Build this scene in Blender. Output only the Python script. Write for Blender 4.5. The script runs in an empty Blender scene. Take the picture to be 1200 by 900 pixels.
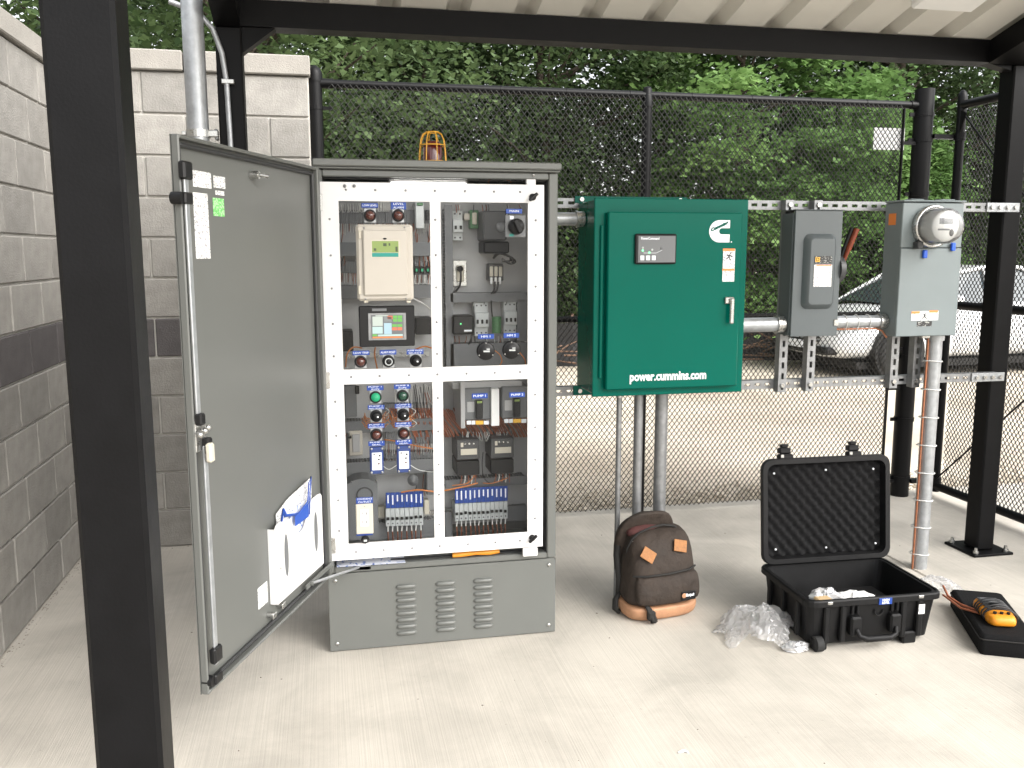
import bpy, bmesh, math, random
import numpy as np
from mathutils import Vector, Matrix
random.seed(7); RNG = np.random.default_rng(7)
S = bpy.context.scene
COL = S.collection
R = math.radians
# ------------------------------------------------------------------ camera
FPX, YAW, PITCH, ROLL = 1038.02, -0.20735, -0.14747, -0.00125
CAM = Vector((0.0230, -3.3524, 1.5498))
fw = Vector((-math.sin(YAW)*math.cos(PITCH), math.cos(YAW)*math.cos(PITCH), math.sin(PITCH)))
rt = Vector((math.cos(YAW), math.sin(YAW), 0)); up = rt.cross(fw)
rt, up = rt*math.cos(ROLL)+up*math.sin(ROLL), up*math.cos(ROLL)-rt*math.sin(ROLL)
cd = bpy.data.cameras.new('camera'); cd.sensor_width = 36; cd.lens = FPX/1200*36
cd.clip_start = .05; cd.clip_end = 4000
cam = bpy.data.objects.new('camera', cd); COL.objects.link(cam)
cam.matrix_world = Matrix(((rt.x, up.x, -fw.x, CAM.x), (rt.y, up.y, -fw.y, CAM.y), (rt.z, up.z, -fw.z, CAM.z), (0, 0, 0, 1)))
S.camera = cam
# ------------------------------------------------------------------ light
SUN_EL, SUN_AZ = 40, 141          # bright overcast: a broad soft sun to the viewer's right
w = bpy.data.worlds.new('World'); S.world = w; w.use_nodes = True
nt = w.node_tree; nt.nodes.clear()
sky = nt.nodes.new('ShaderNodeTexSky'); sky.sky_type = 'NISHITA'; sky.sun_disc = False
sky.sun_elevation = R(SUN_EL); sky.sun_rotation = R(SUN_AZ); sky.dust_density = 4; sky.air_density = 1.2; sky.ozone_density = 1.0
hs = nt.nodes.new('ShaderNodeHueSaturation'); hs.inputs['Saturation'].default_value = .18
bg = nt.nodes.new('ShaderNodeBackground'); bg.inputs['Strength'].default_value = .15
ow = nt.nodes.new('ShaderNodeOutputWorld')
nt.links.new(sky.outputs[0], hs.inputs['Color']); nt.links.new(hs.outputs[0], bg.inputs['Color']); nt.links.new(bg.outputs[0], ow.inputs[0])
sl = bpy.data.lights.new('sun', 'SUN'); sl.energy = .85; sl.angle = R(65); sl.color = (1, .95, .87)
sun = bpy.data.objects.new('sun', sl); COL.objects.link(sun)
sdir = Vector((math.sin(R(SUN_AZ))*math.cos(R(SUN_EL)), math.cos(R(SUN_AZ))*math.cos(R(SUN_EL)), math.sin(R(SUN_EL))))
sun.rotation_euler = sdir.to_track_quat('Z', 'Y').to_euler(); sun.location = (0, 0, 12)
S.view_settings.view_transform = 'Standard'; S.view_settings.look = 'None'; S.view_settings.gamma = 1
S.view_settings.use_curve_mapping = False; S.view_settings.exposure = 1.52
S.render.engine = 'CYCLES'; S.cycles.use_denoising = True
S.cycles.max_bounces = 10; S.cycles.diffuse_bounces = 4; S.cycles.transparent_max_bounces = 24
S.cycles.sample_clamp_indirect = 8

# ------------------------------------------------------------------ helpers
def ray(x, y): return fw + rt*((x-600)/FPX) - up*((y-450)/FPX)
def A(x, y, X=None, Y=None, Z=None):
    """photo pixel (1200x900) -> world point on the given axis plane"""
    d = ray(x, y)
    t = (X-CAM.x)/d.x if X is not None else (Y-CAM.y)/d.y if Y is not None else (Z-CAM.z)/d.z
    return CAM + d*t
OFF = {}
class MB:
    def __init__(s): s.v = []; s.f = []; s.sm = []
    def add(s, vs, fs, smooth=False):
        o = len(s.v); s.v += [tuple(p) for p in vs]
        s.f += [tuple(i+o for i in f) for f in fs]; s.sm += [smooth]*len(fs); return s
    def box(s, x0, x1, y0, y1, z0, z1):
        return s.add([(x0,y0,z0),(x1,y0,z0),(x1,y1,z0),(x0,y1,z0),(x0,y0,z1),(x1,y0,z1),(x1,y1,z1),(x0,y1,z1)],
            [(0,3,2,1),(4,5,6,7),(0,1,5,4),(1,2,6,5),(2,3,7,6),(3,0,4,7)])
    def bev(s, x0, x1, y0, y1, z0, z1, b=.004):
        b = min(b, (x1-x0)*.45, (y1-y0)*.45, (z1-z0)*.45)
        vs = []; idx = {}
        xs, ys, zs = (x0, x1), (y0, y1), (z0, z1)
        for i in (0,1):
            for j in (0,1):
                for k in (0,1):
                    ix = xs[i]+(b if i == 0 else -b); iy = ys[j]+(b if j == 0 else -b); iz = zs[k]+(b if k == 0 else -b)
                    for a, p in enumerate(((xs[i],iy,iz),(ix,ys[j],iz),(ix,iy,zs[k]))):
                        idx[i,j,k,a] = len(vs); vs.append(p)
        g = lambda i,j,k,a: idx[i,j,k,a]
        fs = []
        for i in (0,1):
            q = [g(i,0,0,0),g(i,1,0,0),g(i,1,1,0),g(i,0,1,0)]; fs.append(q if i else q[::-1])
            q = [g(0,i,0,1),g(1,i,0,1),g(1,i,1,1),g(0,i,1,1)]; fs.append(q[::-1] if i else q)
            q = [g(0,0,i,2),g(1,0,i,2),g(1,1,i,2),g(0,1,i,2)]; fs.append(q if i else q[::-1])
        for i in (0,1):
            for j in (0,1):
                q = [g(i,j,0,0),g(i,j,0,1),g(i,j,1,1),g(i,j,1,0)]; fs.append(q if i == j else q[::-1])
                q = [g(i,0,j,0),g(i,1,j,0),g(i,1,j,2),g(i,0,j,2)]; fs.append(q[::-1] if i == j else q)
                q = [g(0,i,j,1),g(1,i,j,1),g(1,i,j,2),g(0,i,j,2)]; fs.append(q if i == j else q[::-1])
        for i in (0,1):
            for j in (0,1):
                for k in (0,1):
                    q = [g(i,j,k,0),g(i,j,k,1),g(i,j,k,2)]; fs.append(q if (i+j+k) % 2 else q[::-1])
        return s.add(vs, fs)
    def tube(s, pts, r, n=8, caps=True, flat=1.0):
        pts = [Vector(p) for p in pts]; m = len(pts)
        rr = r if isinstance(r, (list, tuple)) else [r]*m
        t0 = (pts[1]-pts[0]).normalized()
        a = Vector((0,0,1)) if abs(t0.z) < .9 else Vector((1,0,0))
        u = t0.cross(a).normalized(); vs = []
        for i, p in enumerate(pts):
            t = (pts[min(i+1,m-1)]-pts[max(i-1,0)]).normalized()
            u = (u - t*u.dot(t)); u = u.normalized() if u.length > 1e-6 else t.orthogonal().normalized()
            v = t.cross(u)
            for k in range(n):
                an = 2*math.pi*k/n; vs.append(p+(u*math.cos(an)+v*(math.sin(an)*flat))*rr[i])
        fs = []
        for i in range(m-1):
            for k in range(n):
                k2 = (k+1) % n; fs.append((i*n+k, i*n+k2, (i+1)*n+k2, (i+1)*n+k))
        s.add(vs, fs, n > 4)
        if caps:
            s.add(vs[:n], [tuple(range(n))[::-1]]); s.add(vs[-n:], [tuple(range(n))])
        return s
    def cyl(s, p0, p1, r0, r1=None, n=16, caps=True): return s.tube([p0, p1], [r0, r0 if r1 is None else r1], n, caps)
    def lathe(s, prof, c, axis='z', n=20, smooth=True):
        c = Vector(c)
        def P(r, h, k):
            x, y = r*math.cos(2*math.pi*k/n), r*math.sin(2*math.pi*k/n)
            return c + (Vector((x,y,h)) if axis == 'z' else Vector((x,-h,y)) if axis == '-y' else Vector((h,x,y)))
        vs = [P(r,h,k) for r,h in prof for k in range(n)]
        fs = [(i*n+k, i*n+(k+1)%n, (i+1)*n+(k+1)%n, (i+1)*n+k) for i in range(len(prof)-1) for k in range(n)]
        return s.add(vs, fs, smooth)
    def prism(s, out, o, ux, uy, dv):
        o, ux, uy, dv = Vector(o), Vector(ux), Vector(uy), Vector(dv); n = len(out)
        a = [o+ux*x+uy*y for x,y in out]; b = [p+dv for p in a]
        s.add(a+b, [tuple(range(n))[::-1], tuple(range(n,2*n))]); o2 = a+b
        return s.add(o2, [(i,(i+1)%n,n+(i+1)%n,n+i) for i in range(n)])
    def ball(s, c, rx, ry, rz, n=12, m=8):
        c = Vector(c); vs = []
        for i in range(m+1):
            th = math.pi*i/m
            for k in range(n):
                ph = 2*math.pi*k/n; vs.append(c+Vector((rx*math.sin(th)*math.cos(ph), ry*math.sin(th)*math.sin(ph), rz*math.cos(th))))
        return s.add(vs, [(i*n+k,(i+1)*n+k,(i+1)*n+(k+1)%n,i*n+(k+1)%n) for i in range(m) for k in range(n)], True)
    def xf(s, M):
        s.v = [tuple(M @ Vector(p)) for p in s.v]; return s
    def build(s, name, m, parent=None, world=True):
        off = OFF.get(parent.name, Vector()) if (parent and world) else Vector()
        me = bpy.data.meshes.new(name)
        me.from_pydata([(p[0]-off.x, p[1]-off.y, p[2]-off.z) for p in s.v], [], s.f)
        me.polygons.foreach_set('use_smooth', s.sm)
        bm = bmesh.new(); bm.from_mesh(me); bmesh.ops.recalc_face_normals(bm, faces=bm.faces); bm.to_mesh(me); bm.free()
        me.materials.append(m); me.update()
        return link(name, me, parent)
def link(name, me, parent=None):
    o = bpy.data.objects.new(name, me); COL.objects.link(o)
    if parent:
        o.parent = parent; OFF[o.name] = OFF.get(parent.name, Vector())
    return o
def tag(o, label, cat, group=None, kind=None):
    if label: o['label'] = label
    if cat: o['category'] = cat
    if group: o['group'] = group
    if kind: o['kind'] = kind
    return o
def thing(name, label, cat, loc=(0,0,0), group=None, rz=0, local=False):
    o = bpy.data.objects.new(name, None); COL.objects.link(o); o.location = loc; o.rotation_euler.z = rz
    o.empty_display_size = .05
    OFF[o.name] = Vector() if local else Vector(loc)
    return tag(o, label, cat, group)
def text_mesh(body, size, bold=0, align='CENTER', space=1.0, shear=0):
    c = bpy.data.curves.new('lettering', 'FONT'); c.body = body; c.size = size; c.align_x = align; c.align_y = 'CENTER'
    c.resolution_u = 2; c.offset = bold; c.extrude = .0003; c.space_line = .8; c.space_character = space; c.shear = shear
    o = bpy.data.objects.new('lettering', c); COL.objects.link(o)
    bpy.context.view_layer.update()
    me = bpy.data.meshes.new_from_object(o.evaluated_get(bpy.context.evaluated_depsgraph_get()))
    bpy.data.objects.remove(o); bpy.data.curves.remove(c); return me
def text(body, size, m, parent, loc, bold=0, align='CENTER', rotz=0, tilt=90, spin=0, fitw=None, world=True, shear=0):
    me = text_mesh(body, size, bold, align, shear=shear); me.materials.clear(); me.materials.append(m)
    off = OFF.get(parent.name, Vector()) if world else Vector()
    M = Matrix.Translation(Vector(loc)-off) @ Matrix.Rotation(rotz, 4, 'Z') @ Matrix.Rotation(R(tilt), 4, 'X') @ Matrix.Rotation(spin, 4, 'Z')
    if fitw:
        xs = [v.co.x for v in me.vertices]; k = fitw/max(1e-5, max(xs)-min(xs)); M = M @ Matrix.Diagonal((k,1,1,1))
    me.transform(M); return link('lettering', me, parent)
# ------------------------------------------------------------------ materials
def mat(name, col, rough=.5, metal=0, var=0, vs=6, bump=0, bs=80, rnd=0, spec=.5, col2=None, stretch=None, coat=0, det=6):
    m = bpy.data.materials.new(name); m.use_nodes = True; t = m.node_tree; N = t.nodes; L = t.links
    b = N['Principled BSDF']; b.inputs['Roughness'].default_value = rough; b.inputs['Metallic'].default_value = metal
    b.inputs['Specular IOR Level'].default_value = spec; b.inputs['Coat Weight'].default_value = coat
    c = (*col, 1); b.inputs['Base Color'].default_value = c
    tc = N.new('ShaderNodeTexCoord'); mp = N.new('ShaderNodeMapping'); L.new(tc.outputs['Object'], mp.inputs['Vector'])
    if stretch: mp.inputs['Scale'].default_value = stretch
    out = None
    if var:
        n = N.new('ShaderNodeTexNoise'); n.inputs['Scale'].default_value = vs; n.inputs['Detail'].default_value = det; n.inputs['Roughness'].default_value = .6
        L.new(mp.outputs[0], n.inputs['Vector'])
        r = N.new('ShaderNodeMapRange'); r.inputs[1].default_value = .3; r.inputs[2].default_value = .7
        L.new(n.outputs['Fac'], r.inputs[0])
        mx = N.new('ShaderNodeMix'); mx.data_type = 'RGBA'
        d = col2 or tuple(x*(1-var) for x in col)
        mx.inputs[6].default_value = (*d, 1); mx.inputs[7].default_value = (*(min(1, x*(1+var*.5)) for x in col), 1)
        L.new(r.outputs[0], mx.inputs[0]); out = mx.outputs[2]
        r2 = N.new('ShaderNodeMapRange'); r2.inputs[3].default_value = max(0, rough-.08); r2.inputs[4].default_value = min(1, rough+.08)
        L.new(n.outputs['Fac'], r2.inputs[0]); L.new(r2.outputs[0], b.inputs['Roughness'])
    if rnd:
        oi = N.new('ShaderNodeObjectInfo'); r = N.new('ShaderNodeMapRange'); r.inputs[3].default_value = 1-rnd; r.inputs[4].default_value = 1+rnd*.6
        L.new(oi.outputs['Random'], r.inputs[0]); hv = N.new('ShaderNodeHueSaturation')
        if out: L.new(out, hv.inputs['Color'])
        else: hv.inputs['Color'].default_value = c
        L.new(r.outputs[0], hv.inputs['Value']); out = hv.outputs[0]
    if out: L.new(out, b.inputs['Base Color'])
    if bump:
        n = N.new('ShaderNodeTexNoise'); n.inputs['Scale'].default_value = bs; n.inputs['Detail'].default_value = 4
        L.new(mp.outputs[0], n.inputs['Vector']); bp = N.new('ShaderNodeBump'); bp.inputs['Strength'].default_value = bump; bp.inputs['Distance'].default_value = .01
        L.new(n.outputs['Fac'], bp.inputs['Height']); L.new(bp.outputs[0], b.inputs['Normal'])
    return m
def glass_mat(name, tint=(1,1,1), refl=1.0, rough=.02, haze=0):
    m = bpy.data.materials.new(name); m.use_nodes = True; t = m.node_tree; N = t.nodes; L = t.links; N.clear()
    o = N.new('ShaderNodeOutputMaterial'); tr = N.new('ShaderNodeBsdfTransparent'); tr.inputs[0].default_value = (*tint, 1)
    gl = N.new('ShaderNodeBsdfGlossy'); gl.inputs['Roughness'].default_value = rough
    fr = N.new('ShaderNodeFresnel'); fr.inputs[0].default_value = 1.5
    mu = N.new('ShaderNodeMath'); mu.operation = 'MULTIPLY'; mu.inputs[1].default_value = refl; L.new(fr.outputs[0], mu.inputs[0])
    mx = N.new('ShaderNodeMixShader'); L.new(mu.outputs[0], mx.inputs[0]); L.new(tr.outputs[0], mx.inputs[1]); L.new(gl.outputs[0], mx.inputs[2])
    last = mx.outputs[0]
    if haze:
        df = N.new('ShaderNodeBsdfDiffuse'); df.inputs[0].default_value = (.85,.85,.86,1); tl = N.new('ShaderNodeBsdfTranslucent'); tl.inputs[0].default_value = (.85,.85,.86,1)
        m1 = N.new('ShaderNodeMixShader'); m1.inputs[0].default_value = .5; L.new(df.outputs[0], m1.inputs[1]); L.new(tl.outputs[0], m1.inputs[2])
        m2 = N.new('ShaderNodeMixShader'); m2.inputs[0].default_value = haze; L.new(last, m2.inputs[1]); L.new(m1.outputs[0], m2.inputs[2]); last = m2.outputs[0]
    L.new(last, o.inputs[0]); return m
def emit(name, col, s):
    m = bpy.data.materials.new(name); m.use_nodes = True; b = m.node_tree.nodes['Principled BSDF']
    b.inputs['Base Color'].default_value = (*col, 1); b.inputs['Emission Color'].default_value = (*col, 1); b.inputs['Emission Strength'].default_value = s; return m
def print_mat(name, paper, ink, sx=90, sz=220, amt=.56):
    """paper with unreadable rows of small print"""
    m = bpy.data.materials.new(name); m.use_nodes = True; t = m.node_tree; N = t.nodes; L = t.links; b = N['Principled BSDF']; b.inputs['Roughness'].default_value = .5
    tc = N.new('ShaderNodeTexCoord'); mp = N.new('ShaderNodeMapping'); mp.inputs['Scale'].default_value = (sx, sx, sz); L.new(tc.outputs['Object'], mp.inputs[0])
    n = N.new('ShaderNodeTexNoise'); n.inputs['Scale'].default_value = 1; n.inputs['Detail'].default_value = 1; L.new(mp.outputs[0], n.inputs['Vector'])
    r = N.new('ShaderNodeMapRange'); r.inputs[1].default_value = amt; r.inputs[2].default_value = amt+.05; L.new(n.outputs['Fac'], r.inputs[0])
    mx = N.new('ShaderNodeMix'); mx.data_type = 'RGBA'; mx.inputs[6].default_value = (*paper, 1); mx.inputs[7].default_value = (*ink, 1)
    L.new(r.outputs[0], mx.inputs[0]); L.new(mx.outputs[2], b.inputs['Base Color']); return m
def leaf_mat(name, dark, light, trans=.35):
    m = bpy.data.materials.new(name); m.use_nodes = True; t = m.node_tree; N = t.nodes; L = t.links
    b = N['Principled BSDF']; b.inputs['Roughness'].default_value = .55; b.inputs['Specular IOR Level'].default_value = .35
    g = N.new('ShaderNodeNewGeometry'); tc = N.new('ShaderNodeTexCoord'); n = N.new('ShaderNodeTexNoise'); n.inputs['Scale'].default_value = .9; n.inputs['Detail'].default_value = 2
    L.new(tc.outputs['Object'], n.inputs['Vector'])
    ad = N.new('ShaderNodeMath'); ad.operation = 'MULTIPLY_ADD'; ad.inputs[1].default_value = .30; L.new(g.outputs['Random Per Island'], ad.inputs[0])
    r = N.new('ShaderNodeMapRange'); r.inputs[1].default_value = .35; r.inputs[2].default_value = .68; r.inputs[3].default_value = -.1; r.inputs[4].default_value = .55
    L.new(n.outputs['Fac'], r.inputs[0]); L.new(r.outputs[0], ad.inputs[2])
    mx = N.new('ShaderNodeMix'); mx.data_type = 'RGBA'; mx.clamp_factor = True; mx.inputs[6].default_value = (*dark, 1); mx.inputs[7].default_value = (*light, 1)
    L.new(ad.outputs[0], mx.inputs[0]); L.new(mx.outputs[2], b.inputs['Base Color'])
    tl = N.new('ShaderNodeBsdfTranslucent'); L.new(mx.outputs[2], tl.inputs[0]); ms = N.new('ShaderNodeMixShader'); ms.inputs[0].default_value = trans
    L.new(b.outputs[0], ms.inputs[1]); L.new(tl.outputs[0], ms.inputs[2]); L.new(ms.outputs[0], N['Material Output'].inputs[0]); return m

M = {}
def dm(k, *a, **q): M[k] = mat(k, *a, **q)
dm('black_paint', (.004,.004,.0045), .45, var=.25, vs=14, bump=.04, bs=220, spec=.14)
dm('fence_black', (.004,.004,.0045), .40, spec=.2)
dm('vinyl_wire', (.014,.014,.0135), .38, spec=.5)
dm('galv', (.40,.415,.43), .36, metal=.55, var=.22, vs=26, bump=.03)
dm('galv_dull', (.27,.275,.28), .45, metal=.7, var=.25, vs=30, bump=.05)
dm('zinc', (.50,.50,.485), .28, metal=.9, var=.12, vs=40)
dm('cab_grey', (.125,.13,.122), .38, var=.06, vs=3, bump=.02, bs=350)
dm('cab_dark', (.028,.029,.030), .5)
dm('door_grey', (.115,.119,.112), .36, bump=.02, bs=350)
dm('white_sheet', (.66,.655,.655), .35, var=.03, vs=5)
dm('white_plastic', (.78,.78,.77), .4)
dm('subpanel', (.36,.36,.36), .45, var=.06, vs=5)
dm('duct', (.13,.135,.14), .55, var=.08)
dm('beige', (.47,.435,.38), .42, var=.03)
dm('ivory', (.52,.485,.40), .4)
dm('lightgrey_pl', (.47,.49,.49), .42)
dm('black_pl', (.009,.009,.0095), .42, spec=.3)
dm('dark_pl', (.045,.046,.048), .45)
dm('grey_pl', (.13,.135,.14), .5)
dm('lens_red', (.07,.018,.012), .2, coat=.5)
M['lens_green_lit'] = emit('lens_green_lit', (.01,.22,.10), .25)
dm('lens_green', (.01,.05,.03), .2, coat=.5)
dm('label_blue', (.010,.05,.27), .35)
dm('label_white', (.78,.80,.84), .4)
dm('module_blue', (.02,.045,.17), .45, var=.3, vs=200)
dm('copper_wire', (.30,.095,.045), .45, var=.3, vs=30)
dm('orange_wire', (.50,.17,.04), .45)
dm('white_wire', (.62,.62,.60), .5)
dm('black_wire', (.012,.012,.013), .4)
dm('copper', (.42,.17,.09), .4, metal=.5, var=.3, vs=60)
dm('lcd', (.22,.30,.09), .25); dm('lcd_ink', (.05,.07,.03), .4)
dm('teal', (.01,.24,.20), .4)
dm('relay_green', (.05,.16,.06), .5, var=.4, vs=200)
dm('orange_pl', (.70,.26,.015), .4, var=.08, vs=40)
dm('yellow_cage', (.72,.36,.03), .4)
dm('sticker_yellow', (.75,.42,.04), .45)
dm('sticker_orange', (.72,.22,.05), .45)
dm('sticker_green', (.10,.50,.09), .45)
M['print'] = print_mat('print', (.76,.76,.75), (.33,.33,.34), 100, 330, .55)
M['print_blue'] = print_mat('print_blue', (.72,.75,.84), (.12,.2,.5), 60, 60, .6)
M['print_dark'] = print_mat('print_dark', (.02,.02,.02), (.35,.35,.33), 110, 260, .58)
M['print_green'] = print_mat('print_green', (.13,.50,.12), (.40,.66,.36), 160, 200, .5)
dm('green_paint', (.000,.098,.070), .16, var=.04, vs=3, spec=.13)
dm('disc_grey', (.080,.094,.099), .38, var=.05, vs=4, bump=.02, bs=300)
dm('meter_grey', (.165,.195,.20), .4, var=.06, vs=4, bump=.02, bs=300)
dm('red_handle', (.22,.045,.018), .45, var=.3, vs=60)
M['pane'] = glass_mat('pane', (.97,.975,.975), .28)
M['meter_glass'] = glass_mat('meter_glass', (.9,.91,.91), 1.4, .05, haze=.10)
M['bag_film'] = glass_mat('bag_film', (.97,.97,.97), .55, .15, haze=.32)
M['beacon_glass'] = mat('beacon_glass', (.10,.008,.006), .15, coat=.6)
M['led'] = emit('led', (1,.98,.95), 6)
M['led_green'] = emit('led_green', (.15,.9,.3), .8)
dm('blue_cord', (.015,.07,.36), .5)
dm('seal_blue', (.01,.09,.55), .4)
dm('pack_fabric', (.028,.018,.012), .8, var=.35, vs=9, bump=.9, bs=26)
dm('pack_dark', (.012,.011,.010), .8)
dm('pack_lining', (.07,.02,.018), .8, var=.3, vs=30)
dm('leather', (.44,.23,.125), .6, var=.22, vs=22, bump=.15, bs=250)
dm('leather_patch', (.30,.12,.028), .6, var=.3, vs=120, bump=.2, bs=300)
dm('case_black', (.009,.009,.0095), .5, var=.3, vs=18, bump=.10, bs=500, spec=.2)
dm('foam', (.013,.013,.0135), .95, var=.2, vs=100, bump=.2, bs=400, spec=.1)
dm('pouch', (.008,.008,.0085), .9, var=.3, vs=120, bump=.25, bs=500, spec=.15)
dm('silver_bag', (.60,.60,.61), .25, metal=.5, bump=.4, bs=40)
dm('cardboard', (.50,.36,.20), .8)
dm('roof_white', (.66,.64,.59), .35, var=.04, vs=4)
dm('car_paint', (.72,.73,.74), .22, coat=.6)
dm('car_glass', (.05,.065,.075), .08, coat=.3)
dm('rubber', (.015,.015,.015), .8)
dm('bark', (.065,.05,.038), .9, var=.4, vs=14, bump=.8, bs=22)
dm('silt', (.014,.014,.015), .7, var=.3, vs=10)
dm('twig', (.18,.11,.075), .9, var=.4, vs=6)
M['leaf_dark'] = leaf_mat('leaf_dark', (.032,.058,.023), (.125,.185,.075), .42)
M['leaf_mid'] = leaf_mat('leaf_mid', (.038,.070,.026), (.155,.225,.088), .42)
M['leaf_bright'] = leaf_mat('leaf_bright', (.095,.18,.055), (.25,.40,.135), .46)
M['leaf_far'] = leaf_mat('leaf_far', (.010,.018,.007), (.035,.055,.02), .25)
# concrete with a broom finish
def concrete(name, col, broom):
    m = mat(name, col, .85, var=.16, vs=1.3, rnd=0); t = m.node_tree; N = t.nodes; L = t.links; b = N['Principled BSDF']
    tc = N.new('ShaderNodeTexCoord'); mp = N.new('ShaderNodeMapping'); mp.inputs['Rotation'].default_value = (0, 0, R(-5))
    mp.inputs['Scale'].default_value = (190, 1.2, 1); L.new(tc.outputs['Object'], mp.inputs[0])
    n = N.new('ShaderNodeTexNoise'); n.inputs['Scale'].default_value = 1; n.inputs['Detail'].default_value = 3; L.new(mp.outputs[0], n.inputs['Vector'])
    f = N.new('ShaderNodeTexNoise'); f.inputs['Scale'].default_value = 300; f.inputs['Detail'].default_value = 3; L.new(tc.outputs['Object'], f.inputs['Vector'])
    mx = N.new('ShaderNodeMix'); mx.data_type = 'FLOAT'; mx.inputs[0].default_value = .35; L.new(n.outputs[0], mx.inputs[2]); L.new(f.outputs[0], mx.inputs[3])
    bp = N.new('ShaderNodeBump'); bp.inputs['Strength'].default_value = broom; bp.inputs['Distance'].default_value = .004; L.new(mx.outputs[0], bp.inputs['Height']); L.new(bp.outputs[0], b.inputs['Normal'])
    # stains: speckle + streak tint
    src = b.inputs['Base Color'].links[0].from_socket
    r = N.new('ShaderNodeMapRange'); r.inputs[1].default_value = .35; r.inputs[2].default_value = .65; r.inputs[3].default_value = .93; r.inputs[4].default_value = 1.04; L.new(n.outputs[0], r.inputs[0])
    s = N.new('ShaderNodeTexNoise'); s.inputs['Scale'].default_value = 34; s.inputs['Detail'].default_value = 8; L.new(tc.outputs['Object'], s.inputs['Vector'])
    r3 = N.new('ShaderNodeMapRange'); r3.inputs[1].default_value = .25; r3.inputs[2].default_value = .31; r3.inputs[3].default_value = .80; r3.inputs[4].default_value = 1; L.new(s.outputs[0], r3.inputs[0])
    mu = N.new('ShaderNodeMath'); mu.operation = 'MULTIPLY'; L.new(r.outputs[0], mu.inputs[0]); L.new(r3.outputs[0], mu.inputs[1])
    s2 = N.new('ShaderNodeTexNoise'); s2.inputs['Scale'].default_value = 2.6; s2.inputs['Detail'].default_value = 7; s2.inputs['Roughness'].default_value = .65; s2.inputs['Distortion'].default_value = .6; L.new(tc.outputs['Object'], s2.inputs['Vector'])
    r4 = N.new('ShaderNodeMapRange'); r4.inputs[1].default_value = .36; r4.inputs[2].default_value = .58; r4.inputs[3].default_value = .86; r4.inputs[4].default_value = 1.0; L.new(s2.outputs[0], r4.inputs[0])
    mu2 = N.new('ShaderNodeMath'); mu2.operation = 'MULTIPLY'; L.new(mu.outputs[0], mu2.inputs[0]); L.new(r4.outputs[0], mu2.inputs[1]); mu = mu2
    hv = N.new('ShaderNodeHueSaturation'); L.new(src, hv.inputs['Color']); L.new(mu.outputs[0], hv.inputs['Value']); L.new(hv.outputs[0], b.inputs['Base Color'])
    return m
M['slab'] = concrete('slab', (.50,.466,.41), .4)
dm('gravel', (.60,.545,.455), .95, var=.25, vs=.55, bump=.8, bs=55, col2=(.40,.34,.265), det=12)  # darker noise patches paint soft brown-grey shadows into the gravel colour
dm('block', (.32,.305,.28), .92, var=.22, vs=11, bump=.4, bs=110, rnd=.17, det=12)
dm('block_dark', (.115,.105,.105), .85, var=.25, vs=12, bump=.35, bs=130, rnd=.15, det=9)
dm('cap_block', (.33,.31,.28), .9, var=.14, vs=9, bump=.35, bs=130, rnd=.06, det=9)
dm('grit', (.30,.27,.23), .95, rnd=0, var=.5, vs=30)
dm('mortar', (.55,.53,.49), .95, var=.12, vs=20, bump=.4, bs=160)
# ================================================================== SETTING
def sheet(name, x0, x1, y0, y1, z, m):
    b = MB(); b.add([(x0,y0,z),(x1,y0,z),(x1,y1,z),(x0,y1,z)], [(0,1,2,3)]); o = b.build(name, m); o['kind'] = 'structure'; return o
sheet('gravel_ground', -900, 900, -900, 900, -.06, M['gravel'])
JX0, JX1 = A(1042,649,Z=0), A(1107,691,Z=0)
def slab(x0, x1, y0, y1):
    b = MB(); b.bev(x0, x1, y0, y1, -.2, 0, .006); o = b.build('concrete_slab', M['slab']); o['kind'] = 'structure'
slab(-1.6, 2.818, -6, 1.66); slab(2.824, 5.2, -6, 1.66)

# ------------------------------------------------------------------ block walls
C = .2032
FULL = MB().bev(-.1985, .1985, 0, .10, 0, C-.010, .0045).build('block', M['block']); full_me = FULL.data; bpy.data.objects.remove(FULL)
HALF = MB().bev(-.0965, .0965, 0, .10, 0, C-.010, .0045).build('block', M['block']); half_me = HALF.data; bpy.data.objects.remove(HALF)
FD = full_me.copy(); FD.materials.clear(); FD.materials.append(M['block_dark'])
HD = half_me.copy(); HD.materials.clear(); HD.materials.append(M['block_dark'])
CAPB = MB().bev(-.305, .305, -.022, .20, 0, .098, .006).build('cap_block', M['cap_block']); cap_me = CAPB.data; bpy.data.objects.remove(CAPB)
def block_wall(label, origin, rz, length, start=0):
    """local x runs along the wall from its right-hand end, local -y is the visible face"""
    t = thing('block_wall', label, 'wall', origin, 'concrete block walls', rz, local=True)
    MB().box(0, length, .012, .19, 0, 12*C).build('mortar_core', M['mortar'], t)
    for k in range(12):
        x = 0; odd = (k+start) % 2
        while x < length-.05:
            L_ = .2032 if (x == 0 and odd) else .4064
            if x+L_ > length+.15: L_ = .2032
            dark = (k == 5)
            me = (FD if dark else full_me) if L_ > .3 else (HD if dark else half_me)
            o = link('block', me, t); o.location = (x+L_/2, random.uniform(-.0015,.0015), k*C+.005); x += L_
    x = 0
    while x < length-.1:
        o = link('cap_block', cap_me, t); o.location = (x+.308, 0, 12*C+.003); x += .616
    return t
# back wall, seen face toward the viewer, right end at the fence
block_wall('short grey block wall behind the open cabinet door, ending at the fence post', (-1.244, 1.469, 0), 0, 1.2192, 1)
block_wall('long grey block wall with a dark band running beside the slab', (-1.244, -1.78, 0), R(90), 3.2512, 0)

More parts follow.
